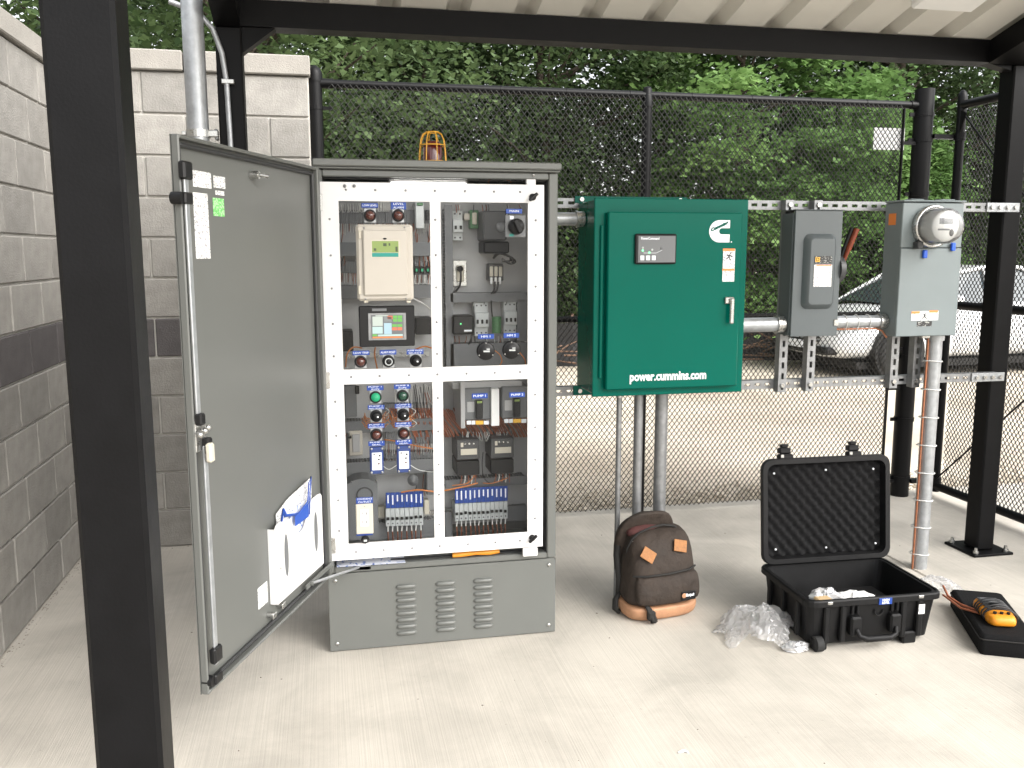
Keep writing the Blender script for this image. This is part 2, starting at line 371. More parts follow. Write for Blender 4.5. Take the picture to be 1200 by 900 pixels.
# ------------------------------------------------------------------ canopy
SL = math.tan(R(14.5)); T = .1016
def roof_z(y): return 2.552+SL*(.48-y)
cn = thing('canopy', 'black steel canopy with pale ribbed metal roof sheltering the equipment', 'canopy', (3.30, .48, 0))
def post(x0, y0, ztop, plate=True):
    p = MB().bev(x0, x0+T, y0, y0+T, .014, ztop, .007).build('post', M['black_paint'], cn)
    if plate:
        c = (x0+T/2, y0+T/2)
        MB().bev(c[0]-.115, c[0]+.115, c[1]-.115, c[1]+.115, 0, .013, .002).build('base_plate', M['black_paint'], p)
        for sx in (-1,1):
            for sy in (-1,1):
                MB().cyl((c[0]+sx*.088, c[1]+sy*.088, .013), (c[0]+sx*.088, c[1]+sy*.088, .042), .008, n=8).cyl((c[0]+sx*.088, c[1]+sy*.088, .014), (c[0]+sx*.088, c[1]+sy*.088, .026), .015, n=6).build('anchor_bolt', M['zinc'], p)
    return p
PR = (3.2978, .4828); PL = (-.3715, .4828); PN = (-.3605, -1.93)
post(*PR, 2.44); post(*PL, 2.44); post(*PN, roof_z(-1.93)-.20)
post(3.2978, -1.93, roof_z(-1.93)-.20)
# eave beam, top cut to the roof slope
def ybeam(x0, x1, y0, y1, zb0, name):
    MB().prism([(y0, zb0), (y1, zb0), (y1, roof_z(y1)-.006), (y0, roof_z(y0)-.006)], (x0,0,0), (0,1,0), (0,0,1), (x1-x0,0,0)).build(name, M['black_paint'], cn)
ybeam(-.372, 3.46, .4828, .4828+T, 2.443, 'eave_beam')
ybeam(-.372, 3.46, -1.93, -1.93+T, roof_z(-1.93)-.20, 'front_beam')
for x0, x1 in ((-.3705, -.2715), (3.150, 3.398)):
    MB().prism([(.481, roof_z(.481)-.115), (.481, roof_z(.481)-.007), (-1.826, roof_z(-1.826)-.007), (-1.826, roof_z(-1.826)-.115)], (x0,0,0), (0,1,0), (0,0,1), (x1-x0,0,0)).build('rafter', M['black_paint'], cn)
# gusset plates where beam meets posts
MB().prism([(.0,0),(.13,0),(.0,-.10)], (PL[0]+T+.001, .50, 2.4425), (1,0,0), (0,0,1), (0,.06,0)).build('gusset_plate', M['black_paint'], cn)
MB().prism([(.0,0),(-.13,0),(.0,-.03)], (PR[0]-.001, .50, 2.4425), (1,0,0), (0,0,1), (0,.06,0)).build('gusset_plate', M['black_paint'], cn)
# roof sheets: flat pans with raised ribs, three ribs to a sheet
RP = .2865; yb, yf = .72, -2.75  # yf: unseen front overhang, lengthened to shade the near slab
def roof_sheet(x0, n):
    prof = []
    for i in range(n):
        x = x0+i*RP; prof += [(x, 0), (x+.026, .055), (x+.076, .055), (x+.102, 0)]
    prof.append((x0+n*RP+.004, 0))
    b = MB(); k = len(prof)
    vs = [(x, y, roof_z(y)+h) for y in (yb, yf) for x, h in prof] + [(x, y, roof_z(y)+h+.0012) for y in (yb, yf) for x, h in prof]
    fs = [(i, i+1, k+i+1, k+i) for i in range(k-1)] + [(2*k+i, 3*k+i, 3*k+i+1, 2*k+i+1) for i in range(k-1)]
    b.add(vs, fs); return b.build('roof_panel', M['roof_white'], cn)
roof_sheet(.027-RP-.05, 1)
for s in range(4): roof_sheet(.027+s*3*RP-.05, 3)
q = A(1095, 2, Y=-.35); q = Vector((q.x, -.42, roof_z(-.42)))
d_ = ray(1095, 3); tt = (2.552+SL*.48-SL*CAM.y-CAM.z)/(d_.z+SL*d_.y); q = CAM+d_*tt
fx = MB().bev(q.x-.17, q.x+.13, -.10, .10, -.06, -.004, .01); 
fx.v = [(x+.02, q.y-.145+y, roof_z(q.y-.145+y)+z) for x, y, z in fx.v]; fl = fx.build('light_housing', M['white_plastic'], cn)

# ------------------------------------------------------------------ chain link
def chainlink(x0, x1, z0, z1, wd=.0312, hd=.0405, r=.0022):
    a = wd/4; n = int((x1-x0)/(2*a)); m = int((z1-z0)/(hd/2))
    i = np.arange(n); k = np.arange(m+1)
    cx = x0+a+i*2*a
    sg = np.where((k[None,:]+i[:,None]) % 2 == 0, 1., -1.)
    X = cx[:,None]+sg*(a+r*.7); Z = np.broadcast_to(z0+k*hd/2, X.shape); Yo = sg*r*1.1
    X = X+RNG.normal(0, .0006, X.shape)
    ang = np.arange(4)*np.pi/2+np.pi/4
    V = np.stack([X[...,None]+r*1.3*np.cos(ang), Yo[...,None]+r*1.3*np.sin(ang), np.broadcast_to(Z[...,None], X.shape+(4,))], -1)
    idx = np.arange(n*(m+1)*4).reshape(n, m+1, 4); nx = np.roll(idx, -1, 2)
    F = np.stack([idx[:,:-1], nx[:,:-1], nx[:,1:], idx[:,1:]], -1).reshape(-1, 4)
    me = bpy.data.meshes.new('chain_link_mesh'); V = V.reshape(-1,3)
    me.vertices.add(len(V)); me.vertices.foreach_set('co', V.astype(np.float32).ravel())
    me.loops.add(F.size); me.loops.foreach_set('vertex_index', F.astype(np.int32).ravel())
    me.polygons.add(len(F)); me.polygons.foreach_set('loop_start', np.arange(0, F.size, 4, dtype=np.int32)); me.polygons.foreach_set('loop_total', np.full(len(F), 4, np.int32))
    me.update(calc_edges=True); me.materials.append(M['vinyl_wire']); return me
FY = 1.56
fn = thing('chain_link_fence', 'black chain-link fence with round posts and top rail behind the equipment', 'fence', (1.8, FY, 0))
def fpost(x, r, ztop, cap=True, y=FY, par=fn, z0=-.05):
    p = MB().cyl((x,y,z0), (x,y,ztop), r, n=20).build('post', M['fence_black'], par)
    if cap: MB().lathe([(r*1.08,-.04),(r*1.08,0),(r*.98,.015),(r*.7,.032),(r*.3,.042),(.001,.045)], (x,y,ztop), n=20).build('post_cap', M['fence_black'], p)
    return p
XL = A(375.5, 300, Y=FY).x; XM = A(757.5, 170, Y=FY).x; XG = 3.605
fpost(XL, .037, 2.47); pm = fpost(XM, .029, 2.41); 
MB().lathe([(.033,-.05),(.033,.0),(.026,.02),(.026,.045),(.018,.06),(.001,.065)], (XM,FY,2.41), n=16).build('post_cap', M['fence_black'], pm)
gp = MB().cyl((XG,FY,-.05), (XG,FY,2.52), .0565, n=28, caps=False).cyl((XG,FY,2.52),(XG,FY,-.05), .051, n=28, caps=False).build('gate_post', M['fence_black'], fn)
for z in (2.37, 2.22, 1.9, .9, .5, .12):
    MB().lathe([(.0585,-.012),(.061,-.012),(.061,.012),(.0585,.012)], (XG,FY,z), n=28, smooth=False).box(XG-.095, XG-.055, FY-.006, FY+.006, z-.011, z+.011).build('brace_band', M['fence_black'], gp)
tr_ = MB().cyl((XL+.05,FY,2.425), (XG-.06,FY,2.425), .0215, n=14).build('top_rail', M['fence_black'], fn)
MB().cyl((XL+.03,FY+.01,1.167), (XG-.05,FY+.01,1.167), .0185, n=12).build('middle_rail', M['fence_black'], fn)
for x in (XL+.045, XG-.075): MB().cyl((x-.02,FY,2.425), (x+.05,FY,2.425), .0255, n=14).build('rail_cup', M['fence_black'], tr_)
for i in range(9):
    x = XL+.25+i*.37
    MB().lathe([(.0225,-.004),(.0245,-.004),(.0245,.004),(.0225,.004)], (x,FY,2.425), 'x', 12, False).build('tie_wire', M['fence_black'], tr_)
for z in (2.3, 1.9, 1.5, .9, .3): MB().lathe([(.038,-.01),(.041,-.01),(.041,.01),(.038,.01)], (XL,FY,z), n=18, smooth=False).box(XL+.036, XL+.085, FY-.005, FY+.005, z-.009, z+.009).build('tension_band', M['fence_black'], fn)
xe = A(1034, 500, Y=FY).x
me = chainlink(0, xe-XL-.07, 0, 2.40); o = link('chain_link_mesh', me, fn); o.location = Vector((XL+.07, FY-.024, .03))-fn.location; o['kind'] = 'stuff'
MB().box(xe-.003, xe+.003, FY-.035, FY-.012, .05, 2.4).build('tension_bar', M['fence_black'], fn)
for z in (.1, .7, .95, 1.5, 2.2): MB().box(xe, XG-.05, FY-.02, FY-.012, z-.010, z+.010).build('tension_strap', M['fence_black'], fn)
# gate leaf standing open toward the viewer
GX = 3.82
gt = thing('chain_link_gate', 'open black chain-link gate leaf with diagonal truss rods beside the canopy post', 'gate', (GX, 1.5, 0))
fpost(GX, .0265, 2.47, True, 1.50, gt, .03)
gy1 = -.55
for z, nm in ((2.425,'top_rail'), (1.225,'middle_rail'), (.065,'bottom_rail')): MB().cyl((GX,1.49,z), (GX,gy1,z), .0255, n=14).build(nm, M['fence_black'], gt)
MB().cyl((GX,gy1,.03), (GX,gy1,2.46), .0265, n=14).build('stile', M['fence_black'], gt)
MB().cyl((GX-.02,1.47,2.38), (GX-.02,.30,1.25), .0055, n=6).build('truss_rod', M['fence_black'], gt)
MB().cyl((GX-.02,1.47,.12), (GX-.02,.30,1.20), .0055, n=6).build('truss_rod', M['fence_black'], gt)
MB().prism([(0,0),(.0,-.14),(-.05,-.02)], (GX-.026,1.475,2.39), (0,1,0), (0,0,1), (.006,0,0)).build('corner_bracket', M['fence_black'], gt)
for z in (2.24, .10):
    MB().lathe([(.0285,-.022),(.034,-.022),(.034,.022),(.0285,.022)], (GX,1.5,z), n=16, smooth=False).box(GX-.17, GX-.03, 1.505, 1.545, z-.013, z+.013).build('hinge', M['fence_black'], gt)
me = chainlink(0, 2.0, 0, 2.34); o = link('chain_link_mesh', me, gt); o.rotation_euler.z = R(-90); o.location = Vector((GX+.026, 1.47, .07))-gt.location; o['kind'] = 'stuff'
# plain white sign wired to the far face of the fence
s0, s1 = A(1019.5,150.5,Y=FY+.03), A(1054,177,Y=FY+.03)
sg = MB().bev(s0.x, s1.x, FY-.012, FY-.009, s1.z, s0.z, .001).build('sign_board', M['white_plastic'])
tag(sg, 'blank white rectangular sign hung high on the chain-link fence', 'sign')

# ------------------------------------------------------------------ vegetation
def leaves_mesh(name, cent, size, nrm_up, m):
    n = len(cent); q = RNG.normal(size=(n,3)); nr = q/np.linalg.norm(q,axis=1,keepdims=True); nr[:,2] = np.abs(nr[:,2])+nrm_up
    nr /= np.linalg.norm(nr,axis=1,keepdims=True)
    d = RNG.normal(size=(n,3)); d[:,2] -= .5; d -= nr*(d*nr).sum(1,keepdims=True); d /= np.linalg.norm(d,axis=1,keepdims=True)
    sd = np.cross(nr, d); s = (size*RNG.uniform(.6,1.25,n))[:,None]
    V = np.stack([cent-d*s*.5, cent-d*s*.12+sd*s*.40+nr*s*.08, cent+d*s*.12+sd*s*.22, cent+d*s*.55, cent+d*s*.12-sd*s*.22, cent-d*s*.12-sd*s*.40+nr*s*.08], 1).reshape(-1,3)
    b = np.arange(n)[:,None]*6
    F = np.concatenate([b+np.array([0,1,2,3]), b+np.array([0,3,4,5])], 0)
    me = bpy.data.meshes.new(name)
    me.vertices.add(len(V)); me.vertices.foreach_set('co', V.astype(np.float32).ravel())
    me.loops.add(F.size); me.loops.foreach_set('vertex_index', F.astype(np.int32).ravel())
    me.polygons.add(len(F)); me.polygons.foreach_set('loop_start', np.arange(0,F.size,4,dtype=np.int32)); me.polygons.foreach_set('loop_total', np.full(len(F),4,np.int32))
    me.update(calc_edges=True); me.materials.append(m); return me
def make_tree(h, cr, zlow, ncl, per, leaf, m, layered, seed):
    rg = np.random.default_rng(seed); cen = []
    while len(cen) < ncl:
        p = rg.uniform(-1,1,3); rr = np.linalg.norm(p)
        if rr > 1 or rr < rg.uniform(0,.85): continue
        zz = (p[2]+1)/2; wd = 1.0 if zz < .6 else 1-.5*(zz-.6)/.4
        cen.append((p[0]*cr*wd, p[1]*cr*wd, zlow+zz*(h-zlow)))
    cen = np.array(cen)
    sx = cr*(.20 if layered else .165)
    off = rg.normal(size=(ncl, per, 3))*np.array([sx, sx, sx*(.30 if layered else .55)])
    off[...,2] -= .25*(off[...,0]**2+off[...,1]**2)/sx*.5
    sc = rg.uniform(.6,1.3,(ncl,1,1)); L_ = (cen[:,None,:]+off*sc).reshape(-1,3); L_ = L_[L_[:,2] > .15]
    crown = leaves_mesh('crown', L_, leaf, .9 if layered else .6, m)
    b = MB(); pts = [Vector((0,0,-.3))]
    for k in range(1,7): pts.append(Vector((rg.normal(0,.06)*k*.5, rg.normal(0,.06)*k*.5, h*.82*k/6)))
    r0 = .03*h*.55; b.tube(pts, [r0*(1.25 if i == 0 else 1-.14*i) for i in range(7)], 9)
    for c in cen[rg.permutation(ncl)[:38]]:
        zt = max(.6, c[2]-rg.uniform(.5,1.3)); k = min(5, int(zt/(h*.82)*6)); f = zt/(h*.82)*6-k; p0 = pts[k].lerp(pts[k+1], min(1,f))
        e = Vector(c); mid = p0.lerp(e,.5)+Vector((rg.normal(0,.12), rg.normal(0,.12), .12)); rb = r0*rg.uniform(.18,.38)
        b.tube([p0, mid, e], [rb, rb*.6, rb*.2], 5, False)
    tr = b.build('trunk', M['bark']); tm = tr.data; bpy.data.objects.remove(tr)
    return crown, tm
TV = {'dark': make_tree(8.5, 2.6, .5, 120, 240, .10, M['leaf_dark'], False, 11),
      'mid': make_tree(8.0, 2.5, .5, 115, 240, .10, M['leaf_mid'], False, 12),
      'maple': make_tree(7.0, 2.0, .6, 90, 400, .13, M['leaf_bright'], True, 13),
      'near': make_tree(7.5, 2.3, .8, 120, 160, .09, M['leaf_mid'], False, 14)}
def tree(kind, x, y, rz, sc, label, group=None, z=-.06):
    t = thing('maple_tree' if kind == 'maple' else 'leafy_tree', label, 'tree', (x,y,z), group, R(rz), local=True); t.scale = (sc,sc,sc*random.uniform(.95,1.08))
    link('crown', TV[kind][0], t); link('trunk', TV[kind][1], t); return t
GT = 'trees of the wood behind the fence'
mp_ = A(875,300,Y=9.3)
tree('maple', mp_.x, 9.3, 20, .92, 'light green maple with layered sprays of leaves, brightest tree behind the fence')
tree('maple', 9.3, 10.2, 140, .6, 'light green maple sapling behind the white car beyond the gate')
for x, y, k, rz, s in [(-.6,10.8,'dark',0,1.0),(1.7,11.6,'mid',70,.95),(3.4,10.4,'dark',130,.9),(6.2,13.2,'dark',200,1.15),(9.8,11.0,'dark',250,1.0),
                       (12.4,11.8,'mid',300,1.05),(14.6,10.2,'dark',40,1.1),(10.8,14.6,'dark',100,1.2),(3.6,15.0,'mid',180,1.2),(.3,15.2,'dark',220,1.2),(-3.4,12.6,'dark',15,1.15)]:
    tree(k, x, y, rz, s, 'dark green leafy tree in the dense wood beyond the chain-link fence' if k == 'dark' else 'mid green leafy tree in the dense wood beyond the chain-link fence', GT)
tree('near', -3.3, 4.6, 60, 1.0, 'green tree overhanging the corner of the long block wall')
tree('near', -.6, 5.6, 200, .9, 'green tree rising behind the short block wall and conduit')
# the rest of the wood reads as one mass
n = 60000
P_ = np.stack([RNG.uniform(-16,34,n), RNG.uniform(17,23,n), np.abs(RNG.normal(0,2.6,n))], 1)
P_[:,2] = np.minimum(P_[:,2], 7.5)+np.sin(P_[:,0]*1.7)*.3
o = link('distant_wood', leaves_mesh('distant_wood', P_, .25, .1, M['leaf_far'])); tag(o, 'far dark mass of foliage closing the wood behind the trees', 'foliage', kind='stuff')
n = 16000
ux = RNG.uniform(-3,18,n); P_ = np.stack([ux, 9.1+np.abs(RNG.normal(0,.8,n)), np.abs(RNG.normal(0,.42,n))*(1+.5*np.sin(ux*2.1))], 1)
o = link('undergrowth', leaves_mesh('undergrowth', P_, .11, .3, M['leaf_mid'])); tag(o, 'low leafy undergrowth along the edge of the wood', 'undergrowth', kind='stuff')
# black silt fence and cut brush at the edge of the wood
b = MB(); pts = [(2.2+i*.25, 8.75+.12*math.sin(i*.9)+.1*math.sin(i*.37), .52+.06*math.sin(i*1.7)) for i in range(40)]
vs = []; 
for x,y,z in pts: vs += [(x,y,-.08),(x,y+.03,z*.5),(x,y,z)]
b.add(vs, [(3*i+j,3*i+3+j,3*i+4+j,3*i+1+j) for i in range(39) for j in (0,1)])
sf = thing('silt_fence', 'low black fabric silt fence along the edge of the gravel', 'fence', (2.2,8.75,-.06))
b.build('fabric', M['silt'], sf)
for i in range(0,40,5): MB().box(pts[i][0]-.02, pts[i][0]+.02, pts[i][1]+.035, pts[i][1]+.075, -.1, pts[i][2]+.12).build('stake', M['twig'], sf)
b = MB()
for i in range(150):
    x, y = random.uniform(1.5,7.5), random.uniform(8.3,9.2); a_ = random.uniform(0,6.28); l = random.uniform(.3,1.0); z = random.uniform(-.03,.35)
    p = Vector((x,y,z)); dv = Vector((math.cos(a_),math.sin(a_)*.6,random.uniform(-.1,.5))).normalized()*l
    b.tube([p, p+dv*.5+Vector((0,0,random.uniform(-.05,.05))), p+dv], [.014,.010,.004], 4, False)
o = b.build('brush_pile', M['twig']); tag(o, 'tangle of cut brown twigs along the silt fence', 'brush', kind='stuff')

# loose stone along the foot of the fence and grit along the foot of the wall
def grit(name, pts, smin, smax, label, cat, m):
    b = MB()
    for x,y,z in pts:
        s = random.uniform(smin,smax); a_ = random.uniform(0,6.28); c, q = math.cos(a_)*s, math.sin(a_)*s
        b.add([(x+c,y+q,z+s*.3),(x-q*.8,y+c*.8,z+s*.25),(x-c,y-q,z+s*.35),(x+q*.7,y-c*.7,z+s*.3),(x,y,z+s*.8),(x,y,z-s*.1)],[(0,1,4),(1,2,4),(2,3,4),(3,0,4),(1,0,5),(2,1,5),(3,2,5),(0,3,5)])
    tag(b.build(name, m), label, cat, kind='stuff')
grit('crushed_stone', [(random.uniform(.1,5.0), 1.64+abs(random.gauss(0,.22)), -.05+random.uniform(0,.02)+(.05 if random.random() < .12 else 0)) for i in range(2600)], .008, .030, 'loose crushed stone along the foot of the chain-link fence', 'stone', M['gravel'])
grit('wall_grit', [(-1.24+abs(random.gauss(0,.018)), random.uniform(-1.7,1.45), 0) for i in range(260)]+[(random.uniform(-1.2,0), 1.462-abs(random.gauss(0,.015)), 0) for i in range(60)]+[(random.uniform(-1.1,3.4), random.uniform(-1.6,1.5), 0) for i in range(70)], .0015, .006, 'fine grit on the slab along the foot of the block wall', 'grit', M['grit'])

# ------------------------------------------------------------------ parked car (front at local -x)
def make_car():
    t = thing('parked_car', 'white sedan parked on the gravel beyond the gate', 'car', (6.25, 7.45, -.06), None, R(4), local=True)
    # stations: x, sill z, side half width, shoulder z, top z (hood / deck)
    st = [(0.0,.34,.48,.50,.56),(.06,.26,.68,.58,.66),(.25,.22,.82,.66,.75),(.7,.20,.89,.74,.84),(1.25,.20,.91,.84,.93),(2.2,.20,.92,.88,.95),(3.3,.20,.91,.90,.98),(4.0,.22,.88,.90,1.0),(4.45,.28,.80,.84,.99),(4.62,.36,.62,.74,.90)]
    b = MB(); vs = []
    for x, zs, hw, zsh, zt in st:
        half = [(0,zs),(hw*.75,zs),(hw*.97,zs+.10),(hw,(zs+zsh)/2),(hw*.97,zsh),(hw*.86,zt-.03),(hw*.5,zt),(0,zt+.012)]
        ring = half + [(-y,z) for y,z in half[-2:0:-1]]
        vs += [(x,y,z) for y,z in ring]
    n = 14
    fs = [(i*n+k,i*n+(k+1)%n,(i+1)*n+(k+1)%n,(i+1)*n+k) for i in range(len(st)-1) for k in range(n)] + [tuple(range(n))[::-1], tuple(range((len(st)-1)*n,len(st)*n))]
    b.add(vs, fs, True); body = b.build('body', M['car_paint'], t, False)
    sb = body.modifiers.new('sub','SUBSURF'); sb.levels = sb.render_levels = 1
    # glasshouse
    g = [(1.10,.74,.90,.93),(1.75,.70,.92,1.30),(2.3,.66,.94,1.40),(3.0,.65,.95,1.39),(3.55,.67,.95,1.25),(4.15,.70,.96,1.02)]
    b = MB(); vs = []
    for x, hw, zb_, zt in g: vs += [(x,-hw,zb_),(x,-hw*(.80 if zt > 1.1 else .98),zt),(x,hw*(.80 if zt > 1.1 else .98),zt),(x,hw,zb_)]
    b.add(vs, [(i*4+k,i*4+k+1,i*4+k+5,i*4+k+4) for i in range(5) for k in range(3)], False); b.build('window', M['car_glass'], t, False)
    b = MB(); vs = []
    for x, hw, z in [(1.72,.60,1.29),(2.3,.56,1.415),(3.0,.55,1.405),(3.6,.57,1.24)]: vs += [(x,-hw,z),(x,-hw*.5,z+.018),(x,hw*.5,z+.018),(x,hw,z)]
    b.add(vs, [(i*4+k,i*4+k+1,i*4+k+5,i*4+k+4) for i in range(3) for k in range(3)], True); b.build('roof', M['car_paint'], t, False)
    for s in (-1,1):
        for a_, c_ in (((1.12,.755,.92),(1.75,.575,1.305)),((2.45,.70,.94),(2.40,.54,1.41)),((4.1,.71,.97),(3.5,.56,1.26))):
            MB().tube([(a_[0],s*a_[1],a_[2]),(c_[0],s*c_[1],c_[2])], .035, 6).build('pillar', M['car_paint'], t, False)
        MB().tube([(1.75,s*.575,1.305),(2.4,s*.545,1.405),(3.0,s*.54,1.40),(3.5,s*.56,1.26)], .03, 6).build('roof_rail', M['car_paint'], t, False)
        MB().bev(1.5,1.68,s*.97-.09,s*.97+.09,.93,1.06,.03).build('mirror', M['car_paint'], t, False)
        hl = MB().ball((.24,s*.66,.64), .16,.14,.055).build('headlight', M['meter_glass'], t, False)
        MB().bev(2.35,2.52,s*.925-.012,s*.925+.012,.80,.83,.008).build('door_handle', M['car_paint'], t, False)
        for xw in (.85, 3.6):
            b = MB(); pr_ = [(.20,-.10),(.31,-.105),(.325,-.06),(.325,.06),(.31,.105),(.20,.10)]
            vs = [(xw+r_*math.cos(k*math.pi/12), s*.845+h_, .325+r_*math.sin(k*math.pi/12)) for r_,h_ in pr_ for k in range(24)]
            b.add(vs, [(i*24+k,i*24+(k+1)%24,(i+1)*24+(k+1)%24,(i+1)*24+k) for i in range(5) for k in range(24)], True); wl = b.build('tyre', M['rubber'], t, False)
            b = MB(); b.cyl((xw,s*.845-.08,.325),(xw,s*.845+.08,.325),.205,n=24)
            b.build('rim', M['zinc'], wl, False)
            MB().cyl((xw,s*.60,.34),(xw,s*.922,.34),.375,n=24).build('wheel_arch', M['black_pl'], t, False)
    b = MB()
    for k in range(4): b.box(-.035,.05,-.42,.42,.46+k*.045,.475+k*.045)
    b.build('grille', M['black_pl'], t, False)
    MB().bev(-.05,.16,-.64,.64,.30,.40,.03).build('lower_grille', M['black_pl'], t, False)
    MB().bev(-.075,-.052,-.16,.16,.36,.46,.004).build('licence_plate', M['label_white'], t, False)
    MB().box(.3,4.3,-.80,.80,.13,.22).build('underbody', M['black_pl'], t, False)
    return t
make_car()
# ================================================================== CONTROL CABINET
W_, H_, HP, DP = .909, 1.870, .298, .40
cb = thing('control_cabinet', 'tall grey pump control cabinet, door wide open, white windowed inner panel', 'cabinet', (.4545, .2, 0))
# plinth with louvres
pl = MB().box(.004, W_-.004, .012, DP, 0, HP-.002).build('plinth', M['cab_grey'], cb)
pc = MB().bev(0, W_, 0, .011, .004, .3185, .002).build('plinth_cover', M['cab_grey'], cb)
lv = MB(); n = 10
lv.tube([(-.040,.004,0),(-.036,.001,0),(-.03,-.001,0),(.03,-.001,0),(.036,.001,0),(.040,.004,0)], [.002,.0065,.0095,.0095,.0065,.002], 10)
lo = lv.build('louvre', M['cab_grey'], pc, False); lm = lo.data; bpy.data.objects.remove(lo)
for cx in (.300, .457, .609):
    for k in range(8):
        o = link('louvre', lm, pc); o.location = Vector((cx, -.001, .056+k*.0275))-OFF[pc.name]
for x, z in ((.028,.292),(W_-.028,.292),(.028,.035),(W_-.028,.035)):
    MB().lathe([(.008,-.001),(.008,.002),(.005,.0045),(.001,.005)], (x,0,z), '-y', 12).build('screw', M['zinc'], pc)
# shell
sh = MB()
sh.box(0,.002,.03,DP,HP+.022,H_-.02).box(W_-.002,W_,.03,DP,HP+.022,H_-.02).box(.002,W_-.002,DP-.002,DP,HP+.022,H_-.02)
sh.box(.002,W_-.002,.03,DP-.002,HP+.022,HP+.026).box(0,W_,0,DP,H_-.02,H_-.016)
sh.build('shell', M['cab_grey'], cb)
# front flange: four butted strips with folded lips
fl_ = MB()
fl_.bev(0,.026,0,.029,HP+.023,H_-.0205,.004).bev(W_-.036,W_,0,.029,HP+.023,H_-.0205,.004)
fl_.bev(.0265,W_-.0365,0,.029,HP+.023,.345,.004).bev(.0265,W_-.0365,0,.029,1.823,H_-.0205,.004)
fl_.build('front_flange', M['cab_grey'], cb)
MB().box(.027,.030,.0295,.05,.35,1.817).box(W_-.040,W_-.037,.0295,.05,.35,1.817).box(.0305,W_-.041,.0295,.05,.346,.349).box(.0305,W_-.041,.0295,.05,1.818,1.821).build('door_gasket', M['cab_dark'], cb)
MB().box(.004,.0055,.032,DP-.004,.345,1.85).box(W_-.0055,W_-.004,.032,DP-.004,.345,1.85).box(.006,W_-.006,.05,DP-.004,1.838,1.8395).build('inner_lining', M['cab_dark'], cb)
cap = MB().bev(-.006,W_+.006,-.032,DP+.01,1.858,1.884,.004).build('rain_hood', M['cab_grey'], cb)
MB().bev(-.003,W_+.003,-.020,-.001,1.8505,1.8575,.002).build('hood_lip', M['cab_grey'], cap)
MB().lathe([(.006,0),(.006,.003),(.001,.004)], (A(625,205,Y=0).x,0,A(625,205,Y=0).z), '-y', 10).build('screw', M['zinc'], cb)
# back plate, ducts
YK = .345
MB().box(.03,W_-.03,YK,YK+.004,.38,1.80).build('back_plate', M['subpanel'], cb)
def rc(x0,y0,x1,y1,Y):
    a, b = A(x0,y0,Y=Y), A(x1,y1,Y=Y); c, d = A(x0,y1,Y=Y), A(x1,y0,Y=Y)
    return (a.x+c.x)/2, (b.x+d.x)/2, (b.z+c.z)/2, (a.z+d.z)/2
def dev(name, par, r4, yf, dp, m, bv=.003):
    x0,x1,z0,z1 = rc(*r4, yf); return MB().bev(x0,x1,yf,yf+dp,z0,z1,bv).build(name, M[m], par)
# cable ducts with slotted sides
def duct(r4, yf=.275, vert=False):
    x0,x1,z0,z1 = rc(*r4, yf); b = MB(); b.box(x0,x1,yf,yf+.003,z0,z1)
    p = .012
    if not vert:
        for k in range(int((x1-x0)/p)):
            for z in (z0, z1-.003): b.box(x0+k*p, x0+k*p+.007, yf+.0035, YK-.001, z, z+.003)
    else:
        for k in range(int((z1-z0)/p)):
            for x in (x0, x1-.003): b.box(x, x+.003, yf+.0035, YK-.001, z0+k*p, z0+k*p+.007)
    b.build('cable_duct', M['duct'], cb)
duct((392,284,506,300)); duct((392,334,506,350)); duct((400,492,512,506)); duct((400,540,512,556))
duct((528,343,618,354)); duct((522,240,531,436), vert=True); duct((528,402,618,436)); duct((606,352,617,400), vert=True)
duct((522,560,618,570)); duct((400,612,512,632)); duct((522,600,530,640), vert=True)
# rows of small terminals and relays on the back plate
tb = MB(); wires = MB(); owires = MB(); bwires = MB()
def termrow(x0, x1, y0, y1, pitch=2.2, yf=.29, m=None):
    x = x0
    while x < x1:
        a0,a1,z0,z1 = rc(x, y0, x+pitch*.8, y1, yf); tb.box(a0,a1,yf+random.uniform(0,.006),YK-.001,z0,z1)
        p = A(x+pitch*.4, y1, Y=yf); q = A(x+pitch*.4+random.uniform(-1,1), y1+random.uniform(9,14), Y=yf)
        (wires if random.random() < .6 else owires).tube([p, p.lerp(q,.5)+Vector((0,-.012,0)), q], .0012, 4, False)
        x += pitch
termrow(395,512,246,262); termrow(394,419,306,320); termrow(486,505,306,322); termrow(450,512,474,484); termrow(452,512,506,520, 2.4); termrow(452,512,530,538)
tb.build('terminal_strip', M['grey_pl'], cb)['kind'] = 'stuff'
# wiring bundles
for i in range(58):      # brown conductors crossing behind the motor breakers
    x = 500+i*2.1; p = A(x,480+random.uniform(-2,1),Y=.30); q = A(x+20+random.uniform(-3,3),512,Y=.27+random.uniform(0,.03))
    owires.tube([p, p.lerp(q,.3)+Vector((0,-.02,-.004)), p.lerp(q,.7)+Vector((0,-.02,.004)), q], .0036, 5, False)
for i in range(34):      # bundles running up and down beside the devices
    x = random.choice((396,400,404,486,490,494,498,502,506)); y = random.choice((262,300,460,506,556)); l = random.uniform(14,34)
    p = A(x+random.uniform(-3,3),y,Y=.30); q = A(x+random.uniform(-5,5),y+l,Y=.31); (owires if random.random() < .5 else bwires).tube([p, p.lerp(q,.5)+Vector((random.uniform(-.01,.01),-.02,0)), q], .0018, 4, False)
for i in range(60):      # conductors fanning into breakers and contactors on the right
    x = random.uniform(532,612); y = random.choice((240,344,394,440,500,556)); l = random.uniform(6,16)
    p = A(x,y,Y=.30); q = A(x+random.uniform(-3,3),y+l,Y=.29); random.choice((owires,wires,bwires)).tube([p, p.lerp(q,.5)+Vector((0,-.015,0)), q], .0017, 4, False)
